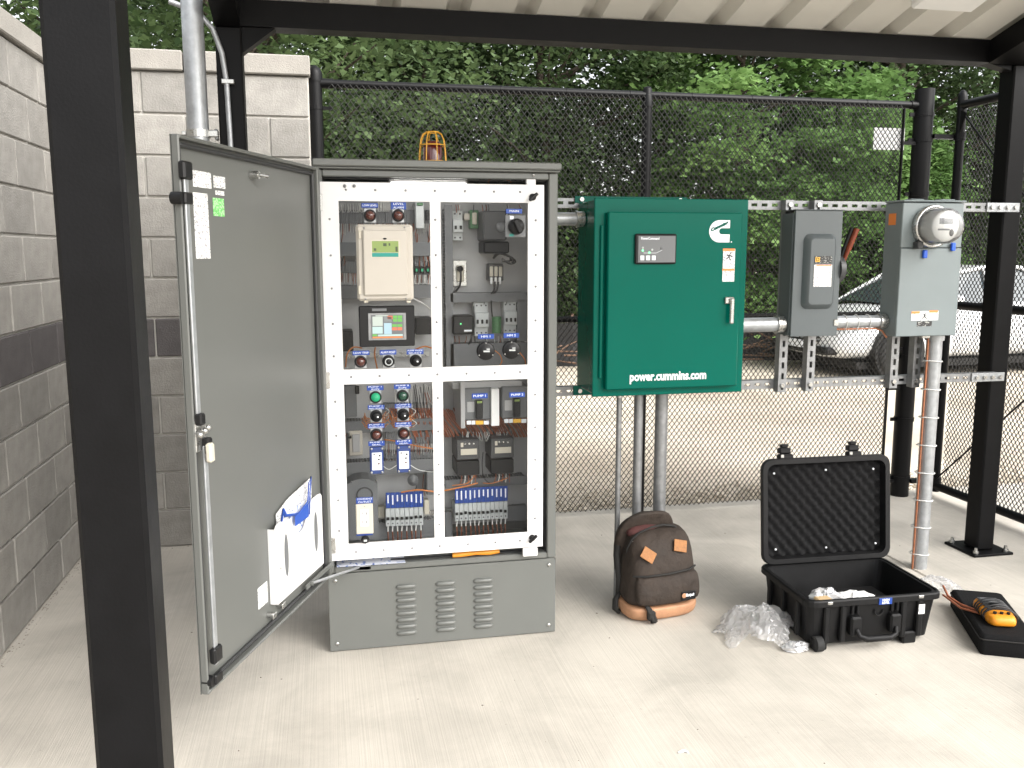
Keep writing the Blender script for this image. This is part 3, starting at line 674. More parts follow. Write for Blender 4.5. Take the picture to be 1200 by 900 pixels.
for i in range(26):
    x = 462+i*1.9; p = A(x,452+random.uniform(-2,2),Y=.31); q = A(x+random.uniform(-3,10),492,Y=.30); random.choice((wires,bwires,wires)).tube([p, p.lerp(q,.5)+Vector((0,-.015,0)), q], .0015, 4, False)
for i in range(22):
    x = 456+i*2.4; p = A(x,478,Y=.29); q = A(x+random.uniform(4,20),512,Y=.29); owires.tube([p, p.lerp(q,.5)+Vector((0,-.015,0)), q], .0024, 4, False)
def loop(bld, pts, Y, r=.0022):
    P_ = [A(x,y,Y=Y+dy) for x,y,dy in pts]
    out = []
    for i in range(len(P_)-1):
        p0, p1, p2, p3 = P_[max(i-1,0)], P_[i], P_[i+1], P_[min(i+2,len(P_)-1)]
        for k in range(5):
            t = k/5; out.append(.5*((2*p1)+(p2-p0)*t+(2*p0-5*p1+4*p2-p3)*t*t+(3*p1-p0-3*p2+p3)*t**3))
    out.append(P_[-1]); bld.tube(out, r, 5, True)
ow2 = MB()
loop(ow2, [(579,410,0),(586,416,-.01),(588,424,0),(583,431,.02)], .02); loop(ow2, [(609,413,0),(615,421,-.01),(616,428,0)], .02)
loop(ow2, [(405,430,.02),(407,415,0),(414,407,-.005),(424,408,.01)], .04, .003); loop(ow2, [(440,407,0),(439,416,-.01),(442,432,0)], .04, .003); loop(ow2, [(486,410,0),(497,406,-.01),(506,408,.02)], .04, .003)
for k in range(7):
    y = 484+k*2.0
    loop(ow2, [(426+random.uniform(-3,3),y,.03),(430,y+6,.01),(444,y+7,0),(452+random.uniform(0,4),y+random.uniform(-4,4),.03)], .05, .0018)
    loop(ow2, [(457+random.uniform(-3,3),y-2,.03),(462,y+5,.01),(476,y+5,0),(484+random.uniform(0,4),y+random.uniform(-6,4),.03)], .05, .0018)
loop(ow2, [(450,515,0),(470,518,-.01),(490,523,0),(510,526,.01)], .15, .003); loop(ow2, [(470,577,0),(490,574,-.01),(512,576,0),(540,571,0),(560,566,.01)], .2, .0035)
loop(ow2, [(530,569,0),(548,566,-.02),(556,557,0)], .2, .002); loop(ow2, [(566,566,0),(578,566,-.02),(595,560,0)], .2, .002)
ow2.build('control_wiring', M['orange_wire'], cb)['kind'] = 'stuff'
ww = MB()
loop(ww, [(484,350,0),(495,355,-.01),(504,362,.01)], .03, .0026); loop(ww, [(449,546,0),(456,550,-.005),(465,545,0)], .02, .0016); loop(ww, [(481,545,0),(492,551,-.005),(508,553,0)], .02, .0016)
loop(ww, [(452,487,.02),(456,482,0),(452,478,.02)], .04, .002); loop(ww, [(482,488,.02),(487,482,0),(482,478,.02)], .04, .002); loop(ww, [(484,500,.02),(488,496,0),(483,492,.02)], .04, .002)
for i in range(26):
    x = 397+i*1.6; loop(ww, [(x,238,0),(x+random.uniform(-2,2),244,-.01),(x+random.uniform(-1,1),249,0)], .28, .0012)
for i in range(14):
    x = 443+i*1.0; loop(ww, [(x,236,0),(x+random.uniform(-1,1),243,-.01),(x,248,0)], .28, .0012)
for i in range(24):
    x = 540+random.uniform(0,60); loop(ww, [(x,506,0),(x+random.uniform(-2,2),512,-.015),(x+random.uniform(-2,3),517,0)], .26, .0013)
ww.build('white_wiring', M['white_wire'], cb)['kind'] = 'stuff'
kw = MB()
for k in range(4): loop(kw, [(578,303,0),(583+k,297,-.01),(594+k*2,299+k,-.02),(604-k*2,306-k,-.01),(598,309-k,0),(588,303+k,0)], .22, .0045)
loop(kw, [(580,330,0),(579,340,-.005),(576,344,0)], .25, .004); loop(kw, [(584,330,0),(582,340,-.005),(578,344,0)], .25, .004)
loop(kw, [(539,314,-.02),(540,324,-.02),(538,336,0),(530,345,.02)], .30, .0045); loop(kw, [(566,530,0),(565,545,-.01),(567,560,-.01),(575,567,0)], .25, .002)
loop(kw, [(553,392,0),(551,400,-.005),(549,404,.01)], .27, .004); loop(kw, [(576,352,0),(576,362,-.01),(577,371,0)], .27, .003)
kw.build('black_cable', M['black_wire'], cb)['kind'] = 'stuff'
bwires.build('dark_wiring', M['black_wire'], cb)['kind'] = 'stuff'
wires.build('terminal_wiring', M['white_wire'], cb)['kind'] = 'stuff'; owires.build('power_wiring', M['copper_wire'], cb)['kind'] = 'stuff'
# --- devices on the back plate
def breaker(r4, yf, poles, par=cb, m='lightgrey_pl'):
    x0,x1,z0,z1 = rc(*r4, yf+.02); h = z1-z0
    o = MB().bev(x0,x1,yf+.02,YK-.001,z0,z1,.002).bev(x0+.0005,x1-.0005,yf,yf+.0195,z0+h*.28,z0+h*.70,.002).build('circuit_breaker', M[m], par)
    w = (x1-x0)/poles
    for k in range(poles):
        cx = x0+w*(k+.5)
        MB().bev(cx-w*.22,cx+w*.22,yf-.008,yf-.0003,z0+h*.38,z0+h*.50,.0015).build('toggle', M['black_pl'], o)
        b = MB()
        for zz in (.90,.10): b.cyl((cx,yf+.0195,z0+h*zz),(cx,yf+.018,z0+h*zz),w*.2,n=8)
        b.build('terminal_screw', M['dark_pl'], o)
    return o
breaker((530,247,542,282),.28,2); breaker((556,354,572,394),.27,3); breaker((590,353,605,391),.27,3)
d = dev('fuse_holder',cb,(551,246,561,268),.29,.05,'relay_green'); dev('fuse_clip',d,(553.5,249,559,263),.280,.009,'ivory')
dev('terminal_lug',cb,(544,250,551,258),.30,.04,'beige')
d = dev('main_disconnect',cb,(566,247,594,282),.20,.14,'dark_pl',.006); dev('lower_body',d,(567,283,597,297),.21,.13,'black_pl',.006)
MB().lathe([(.020,0),(.020,.012),(.016,.018),(.001,.019)], A(587,266,Y=.199), '-y', 18).build('mechanism', M['grey_pl'], d)
def mcb_ind(): pass
o_ = dev('receptacle_plate',cb,(531,305,547,335.5),.325,.008,'zinc',.002); dev('receptacle',o_,(535,311,544,330),.318,.0065,'ivory')
MB().lathe([(.012,0),(.013,.02),(.009,.032),(.001,.034)], A(538.5,315,Y=.316), '-y', 12).build('plug', M['black_pl'], o_)
o_ = dev('terminal_block',cb,(572,309,590,329),.29,.05,'dark_pl')
for k in range(3): dev('terminal_lug',o_,(574+k*5.4,312,578+k*5.4,324),.283,.0065,'ivory'); dev('lug_barrel',o_,(574.6+k*5,325,577.4+k*5,333),.285,.006,'white_plastic',.002)
o_ = dev('surge_protector',cb,(531,370,555,392),.24,.10,'black_pl',.005)
b = A(540,379.5,Y=.239); MB().ball(b,.003,.002,.003,8,6).build('indicator', M['led_green'], o_); dev('nameplate',o_,(544,386.5,553,388.5),.2393,.0005,'label_white',.0002)
c0, c1 = A(582,371,Y=.27), A(582,390,Y=.27); MB().cyl(c1,c0,.020,n=18).build('transformer', M['relay_green'], cb)
d = dev('power_supply',cb,(487,237,497,268),.24,.10,'lightgrey_pl'); dev('green_terminal',d,(488.5,237.5,496,241),.234,.0055,'relay_green')
dev('relay',cb,(499,246,504,258),.27,.07,'black_pl')
for k in range(3): o_ = dev('relay',cb,(486+k*6.6,312,490.5+k*6.6,320),.27,.06,'black_pl'); dev('indicator',o_,(487+k*6.6,315,489.5+k*6.6,318),.2685,.001,'lens_green_lit',.0003)
for k in range(3): loop(ww:=MB(), [(487+k*6,322,0),(486+k*6,331,-.01),(491+k*6,332,-.01),(491+k*6,322,0)], .28, .0012); ww.build('jumper', M['white_wire'], cb)
dev('power_relay',cb,(398,388,414,412),.22,.12,'black_pl'); dev('power_relay',cb,(487,372,506,392),.24,.10,'black_pl')
dev('din_rail',cb,(405,413.5,503,418.5),.30,.008,'zinc',.001)
# lower left
d = dev('terminal_cover',cb,(404,452,418,489),.24,.10,'grey_pl'); dev('side_module',d,(416,452,421,462),.23,.0095,'black_pl')
d = dev('wall_box',cb,(409,505,425,534),.27,.07,'beige',.004); dev('cover',d,(413,509,422,530),.264,.0055,'subpanel',.002); dev('toggle',d,(408,511,412,514),.262,.007,'black_pl',.001)
x0,x1,z0,z1 = rc(407,561,443,632,.16)
arch = [(x0,z0),(x1,z0),(x1,z1-.02)]+[((x0+x1)/2+(x1-x0)/2*math.cos(a_), z1-.035+.035*math.sin(a_)) for a_ in (R(t_) for t_ in range(30,180,30))]+[(x0,z1-.02)]
d = MB().prism(arch,(0,.16,0),(1,0,0),(0,0,1),(0,.17,0)).build('ventilation_fan', M['grey_pl'], cb)
cc = A(427.5,580,Y=.159); MB().lathe([(.033,0),(.033,.004),(.028,.004),(.026,-.01),(.001,-.012)], cc, '-y', 24).build('fan_ring', M['dark_pl'], d)
for x,y in ((412,564.5),(440.5,563)): MB().lathe([(.004,0),(.004,.002),(.001,.003)], A(x,y,Y=.159), '-y', 8).build('screw', M['zinc'], d)
dev('din_rail',cb,(440,600,512,607),.31,.008,'zinc',.001)
d = dev('terminal_end',cb,(443,594,451,607),.29,.03,'ivory'); d = dev('terminal_end',cb,(497,586,503,603),.28,.04,'ivory')
MB().lathe([(.022,0),(.022,.02),(.010,.022),(.009,.03),(.001,.031)], A(483.5,562,Y=.24), '-y', 18).build('rotary_switch', M['grey_pl'], cb); dev('bracket',cb,(500,552,510,580),.25,.08,'duct')
def mini_breakers(x0, x1, n, yl0, yl1, yb1, slope, offs):
    p = (x1-x0)/n; YF = .235
    wb = MB(); fb = MB()
    for k in range(n):
        a_ = x0+p*k; dy = slope*(a_-x0)
        o = dev('circuit_breaker',cb,(a_+.15,yl1+dy,a_+p-.15,yb1+dy),YF,.09,'lightgrey_pl',.0015)
        h = yb1-yl1; up_ = k in offs
        dev('toggle',o,(a_+p*.22,yl1+dy+h*(.48 if up_ else .52),a_+p*.78,yl1+dy+h*(.62 if up_ else .66)),YF-.010,.0097,'black_pl',.001)
        dev('label_tag',o,(a_+.1,yl0+dy,a_+p-.1,yl1+dy-.4),YF-.004,.004,'label_blue',.0005)
        t_ = dev('lettering',o,(a_+p*.35,yl0+dy+3,a_+p*.65,yl0+dy+3+random.uniform(7,12)),YF-.0046,.0004,'label_white',.0001)
        s_ = A(a_+p*.5,yb1+dy-h*.16,Y=YF); MB().cyl(s_+Vector((0,-.0012,0)),s_+Vector((0,.002,0)),.0035,n=8).build('terminal_screw', M['grey_pl'], o)
        q0 = A(a_+p*.5,yb1+dy,Y=YF+.02); q1 = A(a_+p*.5+random.uniform(-.6,.6),yb1+dy+6,Y=YF+.01); q2 = A(a_+p*.5+random.uniform(-1.5,1.5),yb1+dy+20,Y=YF+.05)
        wb.tube([q0,q1],.0028,6); fb.tube([q1,q1.lerp(q2,.5)+Vector((0,-.01,0)),q2],.0028,6)
    wb.build('ferrule', M['white_wire'], cb)['kind'] = 'stuff'; fb.build('breaker_wiring', M['copper_wire'], cb)['kind'] = 'stuff'
mini_breakers(452,496,8,577.5,596,617,-.04,(6,7)); mini_breakers(533,595,12,572.5,590.5,611,-.055,(2,8,9,10))
# lower right: motor breakers and contactors
for (x,y) in ((544,455),(588,453)):
    d = dev('motor_breaker',cb,(x,y,x+33,y+37),.14,.19,'duct',.004); M_ = d
    dev('handle',d,(x+14,y+14,x+22,y+36),.118,.0215,'black_pl',.003); dev('handle_tip',d,(x+15,y+15,x+21,y+17.5),.1165,.0012,'lcd',.0003)
    dev('rating_plate',d,(x+3.5,y+16,x+12,y+28),.1385,.0012,'subpanel',.0003)
    for xx0,xx1,mm in ((3,8,'label_white'),(8.6,13,'label_white'),(13.4,22.5,'sticker_yellow'),(23,29,'label_white')): dev('sticker',d,(x+xx0,y+38,x+xx1,y+42.5),.1385,.0012,mm,.0002)
MB().box(*[rc(540,448,545,502,.12)[i] for i in (0,1)],.12,.33,*[rc(540,448,545,502,.12)[i] for i in (2,3)]).build('divider', M['subpanel'], cb)
MB().box(*[rc(576,456,585,499,.12)[i] for i in (0,1)],.12,.33,*[rc(576,456,585,499,.12)[i] for i in (2,3)]).build('divider', M['white_plastic'], cb)
for x,y in ((535,515),(575,513)):
    d = dev('contactor',cb,(x,y,x+27,y+24),.20,.14,'dark_pl',.004); dev('overload_relay',d,(x,y+25,x+27,y+42),.21,.13,'black_pl',.004)
    dev('rating_plate',d,(x+5,y+11,x+24,y+18),.1985,.0012,'ivory',.0003); dev('screw_cover',d,(x+5,y+4,x+8,y+9),.1985,.0012,'ivory',.0003)
    for k in range(3): MB().cyl(A(x+10+k*5,y+5,Y=.2)+Vector((0,-.002,0)),A(x+10+k*5,y+5,Y=.2),.004,n=8).build('terminal_screw', M['zinc'], d)
    for k in range(5):
        b = MB(); loop(b,[(x+6+k*4,y+42,0),(x+6+k*4,y+47,-.006),(x+4+k*4.5,y+52,0)],.23,.0022); b.build('wire', M['white_wire' if k%2 else 'copper_wire'], d)
dev('device_plate',cb,(532,508,605,566),.335,.004,'subpanel',.001); dev('gusset_tray',cb,(530,447,612,455),.16,.15,'subpanel',.002)
dev('base_strip',cb,(585,593,617,611),.30,.03,'duct',.002); dev('din_rail',cb,(515,594,600,600),.32,.008,'zinc',.001)
dev('base_bar',cb,(400,633,512,642),.28,.02,'subpanel',.002)

# --- inner door with four clear panes
YD = -.026
idr = MB(); XS = (.018,.082,.413,.453,.785,.848); ZS = (.382,.446,1.063,1.119,1.735,1.802)
for i in range(5):
    for j in range(5):
        if (i in (1,3)) and (j in (1,3)): continue
        idr.box(XS[i],XS[i+1],YD,YD+.0018,ZS[j],ZS[j+1])
idr.box(XS[0],XS[0]+.0018,YD+.0019,YD+.02,ZS[0],ZS[5]).box(XS[5]-.0018,XS[5],YD+.0019,YD+.02,ZS[0],ZS[5])
idr.box(XS[0]+.002,XS[5]-.002,YD+.0019,YD+.02,ZS[0],ZS[0]+.0018).box(XS[0]+.002,XS[5]-.002,YD+.0019,YD+.02,ZS[5]-.0018,ZS[5])
inn = idr.build('inner_door', M['white_sheet'], cb)
bm = bmesh.new(); bm.from_mesh(inn.data); bmesh.ops.remove_doubles(bm, verts=bm.verts, dist=.0001); bm.to_mesh(inn.data); bm.free()
for i in (1,3):
    for j in (1,3): MB().box(XS[i]-.014,XS[i+1]+.014,YD+.0025,YD+.0065,ZS[j]-.012,ZS[j+1]+.012).build('window_pane', M['pane'], inn)
sm_ = MB().lathe([(.0042,-.0002),(.0042,.0012),(.001,.002)], (0,0,0), '-y', 8).build('screw', M['galv_dull'], inn, False); sme = sm_.data; bpy.data.objects.remove(sm_)
sp = []
for z in (1.775,1.091,.412):
    for x in (.11,.215,.325,.433,.545,.655,.755): sp.append((x,z))
for x in (.049,.433,.816):
    for z in (.50,.62,.74,.87,1.0,1.17,1.29,1.42,1.54,1.67): sp.append((x,z))
for x,z in sp: o = link('screw', sme, inn); o.location = Vector((x,YD,z))-OFF[inn.name]
for x,y in ((624,231),(623.5,630)):
    c = A(x,y,Y=YD); k_ = MB().lathe([(.013,0),(.013,.008),(.010,.012),(.001,.012)], c, '-y', 18).build('latch_knob', M['black_pl'], inn)
    w_ = MB().bev(-.021,.021,-.024,-.0125,-.006,.006,.003); w_.xf(Matrix.Translation(c) @ Matrix.Rotation(R(-40),4,'Y')); w_.build('wing', M['black_pl'], k_)
for y,x in ((237,371.5),(446,380),(640,387)):
    c = A(x,y,Y=-.03); h_ = MB().cyl((c.x,-.034,c.z-.035),(c.x,-.034,c.z+.035),.005,n=10).bev(c.x,c.x+.02,-.030,-.0275,c.z-.03,c.z+.03,.001).bev(c.x-.016,c.x-.003,-.031,-.0275,c.z-.032,c.z-.014,.002).bev(c.x-.016,c.x-.003,-.031,-.0275,c.z+.014,c.z+.032,.002).build('hinge', M['zinc'], inn)
for x,y in ((404,218),(415,218)): MB().lathe([(.006,0),(.006,.004),(.001,.005)], A(x,y,Y=YD), '-y', 10).build('screw', M['galv_dull'], inn)
b4 = rc(613,642,630,652,-.022); MB().bev(b4[0],b4[1],-.022,.0,b4[2],b4[3],.002).build('catch', M['white_sheet'], cb)
b4 = rc(617,210,628,217,-.018); MB().bev(b4[0],b4[1],-.018,.0,b4[2],b4[3],.002).build('catch', M['white_sheet'], cb)
# lit lamp bar inside the top of the cabinet
lb = rc(456,208,548,213,.06); lamp = MB().bev(lb[0],lb[1],.06,.11,1.808,1.835,.004).build('lamp_bar', M['white_plastic'], cb); MB().bev(lb[0]+.01,lb[1]-.01,.058,.104,1.803,1.8075,.001).build('lamp_tube', M['led'], lamp)
for k in range(4):
    b = MB(); loop(b,[(560+k*12,213,.02),(568+k*12,207-k%2,0),(580+k*10,208,-.01),(592+k*7,213,.01)],.06,.003); b.build('cable', M[('black_wire','orange_wire','black_wire','white_wire')[k]], cb)

# --- instruments on the panes
YI = -.030
def plate(r4, lines, par=inn):
    x0,x1,z0,z1 = rc(*r4, YI); o = MB().bev(x0,x1,YI,YI+.004,z0,z1,.0006).build('name_plate', M['label_blue'], par)
    n = len(lines)
    for i,l in enumerate(lines):
        hz = (z1-z0)/n; text(l, hz*.80 if n > 1 else hz*.62, M['label_white'], o, ((x0+x1)/2, YI-.0006, z1-hz*(i+.5)), fitw=(x1-x0)*min(.88,.11*len(l)+.12))
def pilot(x, y, m, knob=False, r=.0205, ring=False):
    c = A(x,y,Y=YI); p_ = MB().bev(c.x-.0225,c.x+.0225,YI,YI+.006,c.z-.027,c.z+.027,.003).build('legend_plate', M['galv'], inn)
    MB().lathe([(r+.002,0),(r+.002,.012),(r-.002,.016),(r-.004,.012)], c, '-y', 22).build('bezel', M['black_pl'], p_)
    if knob:
        MB().lathe([(r-.004,.010),(r-.005,.024),(.001,.025)], c, '-y', 18).build('knob', M['black_pl'], p_)
        if ring: MB().lathe([(.014,.0245),(.0145,.027),(.011,.027),(.0105,.0245)], c, '-y', 20).build('knob_ring', M['lightgrey_pl'], p_)
        else: MB().box(c.x+.002,c.x+.008,c.y-.0265,c.y-.0252,c.z-.004,c.z+.001).build('knob_mark', M['label_white'], p_)
    else: MB().lathe([(r-.003,.010),(r-.005,.019),(.008,.024),(.001,.025)], c, '-y', 18).build('lens', M[m], p_)
plate((423.5,238,443,243.5),['LOW LEVEL']); plate((458,237,476,245.5),['LEVEL','ALARM']); pilot(433.5,252.7,'lens_red'); pilot(466.5,252.7,'lens_red')
plate((413,411,433,416.3),['LOW TRIP']); plate((445,410,464.5,415.8),['ALARM RESET']); plate((476.5,409.3,496.3,415.2),['PUMP MODE','SELECT'])
pilot(422.5,423.6,'lens_red'); pilot(455,423,None,True,ring=True); pilot(487,422.3,None,True)
plate((593,244.7,612,250.3),['MAIN'])
c = A(604.5,265.5,Y=YI); x0,x1,z0,z1 = rc(592,252,616,278,YI); hd = MB().bev(x0,x1,YI,YI+.005,z0,z1,.003).build('handle_plate', M['grey_pl'], inn)
MB().lathe([(.030,0),(.030,.016),(.027,.022),(.001,.023)], c, '-y', 28).build('rotary_handle', M['black_pl'], hd)
g_ = MB().bev(-.010,.010,-.042,-.0235,-.028,.028,.005); g_.xf(Matrix.Translation(c) @ Matrix.Rotation(R(-25),4,'Y')); g_.build('grip', M['black_pl'], hd)
dev('on_mark',hd,(597.5,253,602,257),YI-.0006,.0005,'label_white',.0001); dev('off_mark',hd,(597,274,602,277),YI-.0006,.0005,'teal',.0001)
plate((560,391.5,579,397.3),['HM 1']); plate((590,390.3,608.3,396),['HM 2'])
for x,y in ((569,411.3),(599,410)):
    c = A(x,y,Y=YI); h_ = MB().lathe([(.035,-.002),(.035,.006),(.031,.010),(.026,.009),(.024,.012),(.001,.012)], c, '-y', 30).build('hour_meter', M['black_pl'], inn)
    MB().box(c.x-.010,c.x+.014,c.y-.0130,c.y-.0122,c.z-.003,c.z+.003).box(c.x+.002,c.x+.014,c.y-.0130,c.y-.0122,c.z+.006,c.z+.010).build('counter_window', M['lightgrey_pl'], h_)
    for a_ in (90,210,330): MB().lathe([(.003,.007),(.003,.0105),(.001,.011)], c+Vector((.0305*math.cos(R(a_)),0,.0305*math.sin(R(a_)))), '-y', 8).build('screw', M['zinc'], h_)
for i,(x,sx) in enumerate(((0,0),(31.7,-1.6))):
    k = str(i+1)
    plate((430+x,452+sx,449.5+x,457.5+sx),['PUMP '+k,'RUN']); pilot(440+x,465+sx,'lens_green_lit' if i == 0 else 'lens_green')
    plate((431+x,474.7+sx,450.5+x,480+sx),['PUMP '+k,'HAND OFF AUTO']); pilot(440.7+x,487+sx,None,True)
    plate((431+x,496.4+sx,450.5+x,502+sx),['PUMP '+k,'OVERLOAD']); pilot(441+x,509+sx,'lens_red')
    plate((431.7+x,517+sx,451+x,522.6+sx),['PUMP '+k,'SEAL'])
    rl = dev('seal_relay',inn,(433.5+x,524+sx,449.5+x,555.5+sx),-.040,.018,'module_blue',.003); dev('relay_face',rl,(436+x,530.5+sx,447.5+x,551+sx),-.0425,.0023,'label_white',.002)
    for a_,b_,mm in ((445,534,'black_pl'),(444,538.5,'black_pl'),(444,543.5,'lens_red'),(438.5,532.5,'duct')): dev('relay_key',rl,(a_+x-1,b_+sx-1,a_+x+1,b_+sx+1),-.0435,.0008,mm,.0002)
    for a_,b_ in ((435.3,526),(447.8,525.5),(435.5,553.8),(448,553.3)): MB().lathe([(.0045,0),(.0045,.003),(.001,.004)], A(a_+x,b_+sx,Y=-.040), '-y', 8).build('screw', M['zinc'], rl)
plate((553,461,571.5,467),['PUMP 1']); plate((597,459.7,615,465.5),['PUMP 2'])
# beige controller
ct = dev('level_controller',inn,(418,263,484.3,352.5),-.050,.026,'beige',.009); lid_ = dev('controller_cover',ct,(425.5,269,478,346.5),-.062,.0118,'beige',.005)
dv = dev('display',lid_,(436,282.5,467,296),-.0632,.0010,'lcd',.0003); dev('brand_strip',lid_,(436,296.4,467,301),-.0634,.0012,'teal',.0003)
dev('display_bezel',lid_,(434.6,281,468.4,302),-.0626,.0004,'ivory',.0001)
for r4 in ((449,285,453,288.5),(455.5,285,457.5,288),(438,291,441,294),(463.5,289,466,295)): dev('display_segment',dv,r4,-.0637,.0004,'lcd_ink',.0001)
c = A(451,280,Y=-.062); c = A(451,279.8,Y=-.0625); MB().ball(c,.007,.002,.0035,12,6).build('sensor', M['black_pl'], lid_)
for x,y in ((426.5,267),(474,266.5),(428.5,350.5),(476,350),(428,309),(476,308.5)): MB().lathe([(.0035,0),(.0035,.0015),(.001,.002)], A(x,y,Y=-.0505), '-y', 8).build('screw', M['galv_dull'], ct)
for y in (275,340): dev('hinge_clip',ct,(420,y-5,423.5,y+5),-.054,.0038,'ivory',.002)
for x in (429,479): dev('foot',ct,(x-2.5,352.6,x+2.5,355),-.045,.01,'ivory',.002)
# touch screen
hm = dev('touch_screen',inn,(421,358.5,486,406),-.040,.020,'black_pl',.003); bz = dev('screen_bezel',hm,(431.5,366.8,476,398.6),-.0425,.0024,'galv_dull',.001)
sc_ = dev('screen',hm,(435,369,473,396.5),-.0432,.0006,'duct',.0002)
scr = {}
def sem(k, c): 
    if k not in scr: scr[k] = emit('screen_'+k, tuple(x_*.45 for x_ in c), .45)
    return scr[k]
for r4,k,c in (((436.5,371,448.5,382),'pale',(.55,.62,.56)),((436.5,383,448.5,391),'ice',(.50,.68,.66)),((450,378.5,459,391.5),'sky',(.42,.60,.70)),((450,371,459,377),'mix',(.25,.27,.27)),((454,370,460,374),'red',(.75,.20,.10)),((460.5,369.7,465.3,373),'green',(.16,.48,.10)),((466,369.7,471.3,373),'green',(0,0,0)),((460.5,373.4,465.3,377),'green',(0,0,0)),((466,373.4,471.3,377),'green',(0,0,0)),
    ((459.5,380,465,383),'green',0),((465.8,380,471.3,383),'green',0),((459.5,383.6,465,387),'red',0),((465.8,383.6,471.3,387),'red',0),((436.5,391.8,442,394),'green',0),((443,391.8,472,393.8),'ice',0),((436.5,394.3,472,396.2),'amber',(.72,.25,.08)),((440,369.4,455,370.6),'pale',0)):
    x0,x1,z0,z1 = rc(*r4,-.0436); MB().box(x0,x1,-.0437,-.0433,z0,z1).build('screen_tile', sem(k,c), sc_)
dev('brand_mark',hm,(436,361.5,453,364.5),-.0404,.0004,'grey_pl',.0001)
# convenience outlet and data port
plate((417.3,583,437,590),['CONVENIENCE','OUTLET'])
ou = dev('outlet_plate',inn,(417.2,590.8,437.4,626),-.034,.012,'ivory',.003); fc = dev('outlet_face',ou,(422.3,597,432,617),-.0365,.0024,'white_plastic',.001)
for y in (602,612):
    for x in (425.3,429.2): dev('slot',fc,(x-.5,y-1.8,x+.5,y+1.4),-.0369,.0003,'black_pl',.0001)
for y in (593.5,622.5): MB().lathe([(.0025,0),(.001,.002)], A(427,y,Y=-.034), '-y', 8).build('screw', M['zinc'], ou)
dev('gasket',ou,(417.6,626.2,437,627.6),-.033,.010,'label_blue',.001)
c = A(428,631.5,Y=YI); dp_ = MB().lathe([(.016,0),(.0165,.010),(.012,.016),(.001,.016)], c, '-y', 8, False).build('data_port', M['black_pl'], inn); MB().box(c.x-.006,c.x+.006,c.y-.0168,c.y-.0162,c.z-.006,c.z+.002).build('port_opening', M['lightgrey_pl'], dp_)

# --- beacon on the roof of the cabinet
bc = Vector((.454,.20,1.884)); be = MB().lathe([(.058,0),(.058,.012),(.050,.016),(.001,.016)], bc, n=24).build('beacon', M['dark_pl'], cb)
MB().lathe([(.038,.0165),(.038,.075),(.030,.092),(.012,.098),(.001,.099)], bc, n=24).build('dome', M['beacon_glass'], be)
for k in range(8):
    a_ = k*math.pi/4+.2; u_ = Vector((math.cos(a_),math.sin(a_),0))
    MB().tube([bc+u_*.056+Vector((0,0,.014)), bc+u_*.053+Vector((0,0,.06)), bc+u_*.048+Vector((0,0,.10)), bc+u_*.038+Vector((0,0,.122)), bc+u_*.024+Vector((0,0,.129))], .0024, 6).build('cage_wire', M['yellow_cage'], be)
for r_,z in ((.0565,.017),(.050,.080),(.025,.130)):
    MB().tube([bc+Vector((r_*math.cos(k*math.pi/12),r_*math.sin(k*math.pi/12),z)) for k in range(25)], .0024, 6, False).build('cage_ring', M['yellow_cage'], be)

# --- outer door, swung wide open (local x runs from hinge to free edge, +y is its inside face)
DPV = Vector((-.004,-.046,.335)); DANG = math.atan2(-.88,-.35); DW, DH = .935, 1.513
dr = bpy.data.objects.new('door_anchor', None)
ux = Vector((math.cos(DANG), math.sin(DANG), 0)); uy = Vector((-math.sin(DANG), math.cos(DANG), 0))
dm_ = MB(); dm_.box(0,DW,0,.002,0,DH)
dm_.bev(0,.020,.0021,.024,0,DH,.003).bev(DW-.008,DW,.0021,.024,0,DH,.003).bev(.0201,DW-.0081,.0021,.024,0,.010,.003).bev(.0201,DW-.0081,.0021,.024,DH-.010,DH,.003)
door = dm_.build('outer_door', M['door_grey'], cb, False); bpy.data.objects.remove(dr)
door.location = DPV-OFF[cb.name]; door.rotation_euler.z = DANG; OFF[door.name] = Vector()
def D(x, y, d=.003):
    p0 = DPV+uy*d; rr = ray(x,y); t = (p0-CAM).dot(uy)/rr.dot(uy); p = CAM+rr*t-DPV; return p.dot(ux), p.z
def ddev(name, par, r4, m, d0=.0025, d1=.004, bv=.0005):
    (a,b),(c,e) = D(r4[0],r4[1],d1), D(r4[2],r4[3],d1); return MB().bev(min(a,c),max(a,c),d0,d1,min(b,e),max(b,e),bv).build(name, M[m], par)
gk = MB(); g0, g1, gw = .030, DW-.016, .011
gk.bev(g0,g0+gw,.0022,.016,.018,DH-.018,.004).bev(g1-gw,g1,.0022,.016,.018,DH-.018,.004).bev(g0+gw,g1-gw,.0022,.016,.018,.018+gw,.004).bev(g0+gw,g1-gw,.0022,.016,DH-.018-gw,DH-.018,.004)
gk.build('gasket', M['cab_dark'], door)
xr, _ = D(222,300,.03); zc = D(236,510,.03)[1]
rod1 = MB().bev(xr-.010,xr+.010,.028,.034,zc+.05,DH-.075,.002).build('latch_rod', M['galv'], door)
rod2 = MB().bev(xr-.034,xr-.014,.028,.034,.075,zc-.03,.002).build('latch_rod', M['galv'], door)
for z,rx,par in ((DH-.085,xr,rod1),(.11,xr-.024,rod2)):
    MB().bev(rx-.022,rx+.022,.022,.042,z-.028,z+.018,.005).build('rod_guide', M['black_pl'], par)
    MB().cyl((rx+.022,.004,z-.075),(rx+.022,.034,z-.075),.016,n=14).bev(rx-.02,rx+.020,.026,.040,z-.09,z-.06,.004).build('guide_roller', M['black_pl'], par)
lt = MB().bev(xr-.045,xr+.012,.004,.026,zc-.045,zc+.045,.004).build('latch', M['zinc'], door)
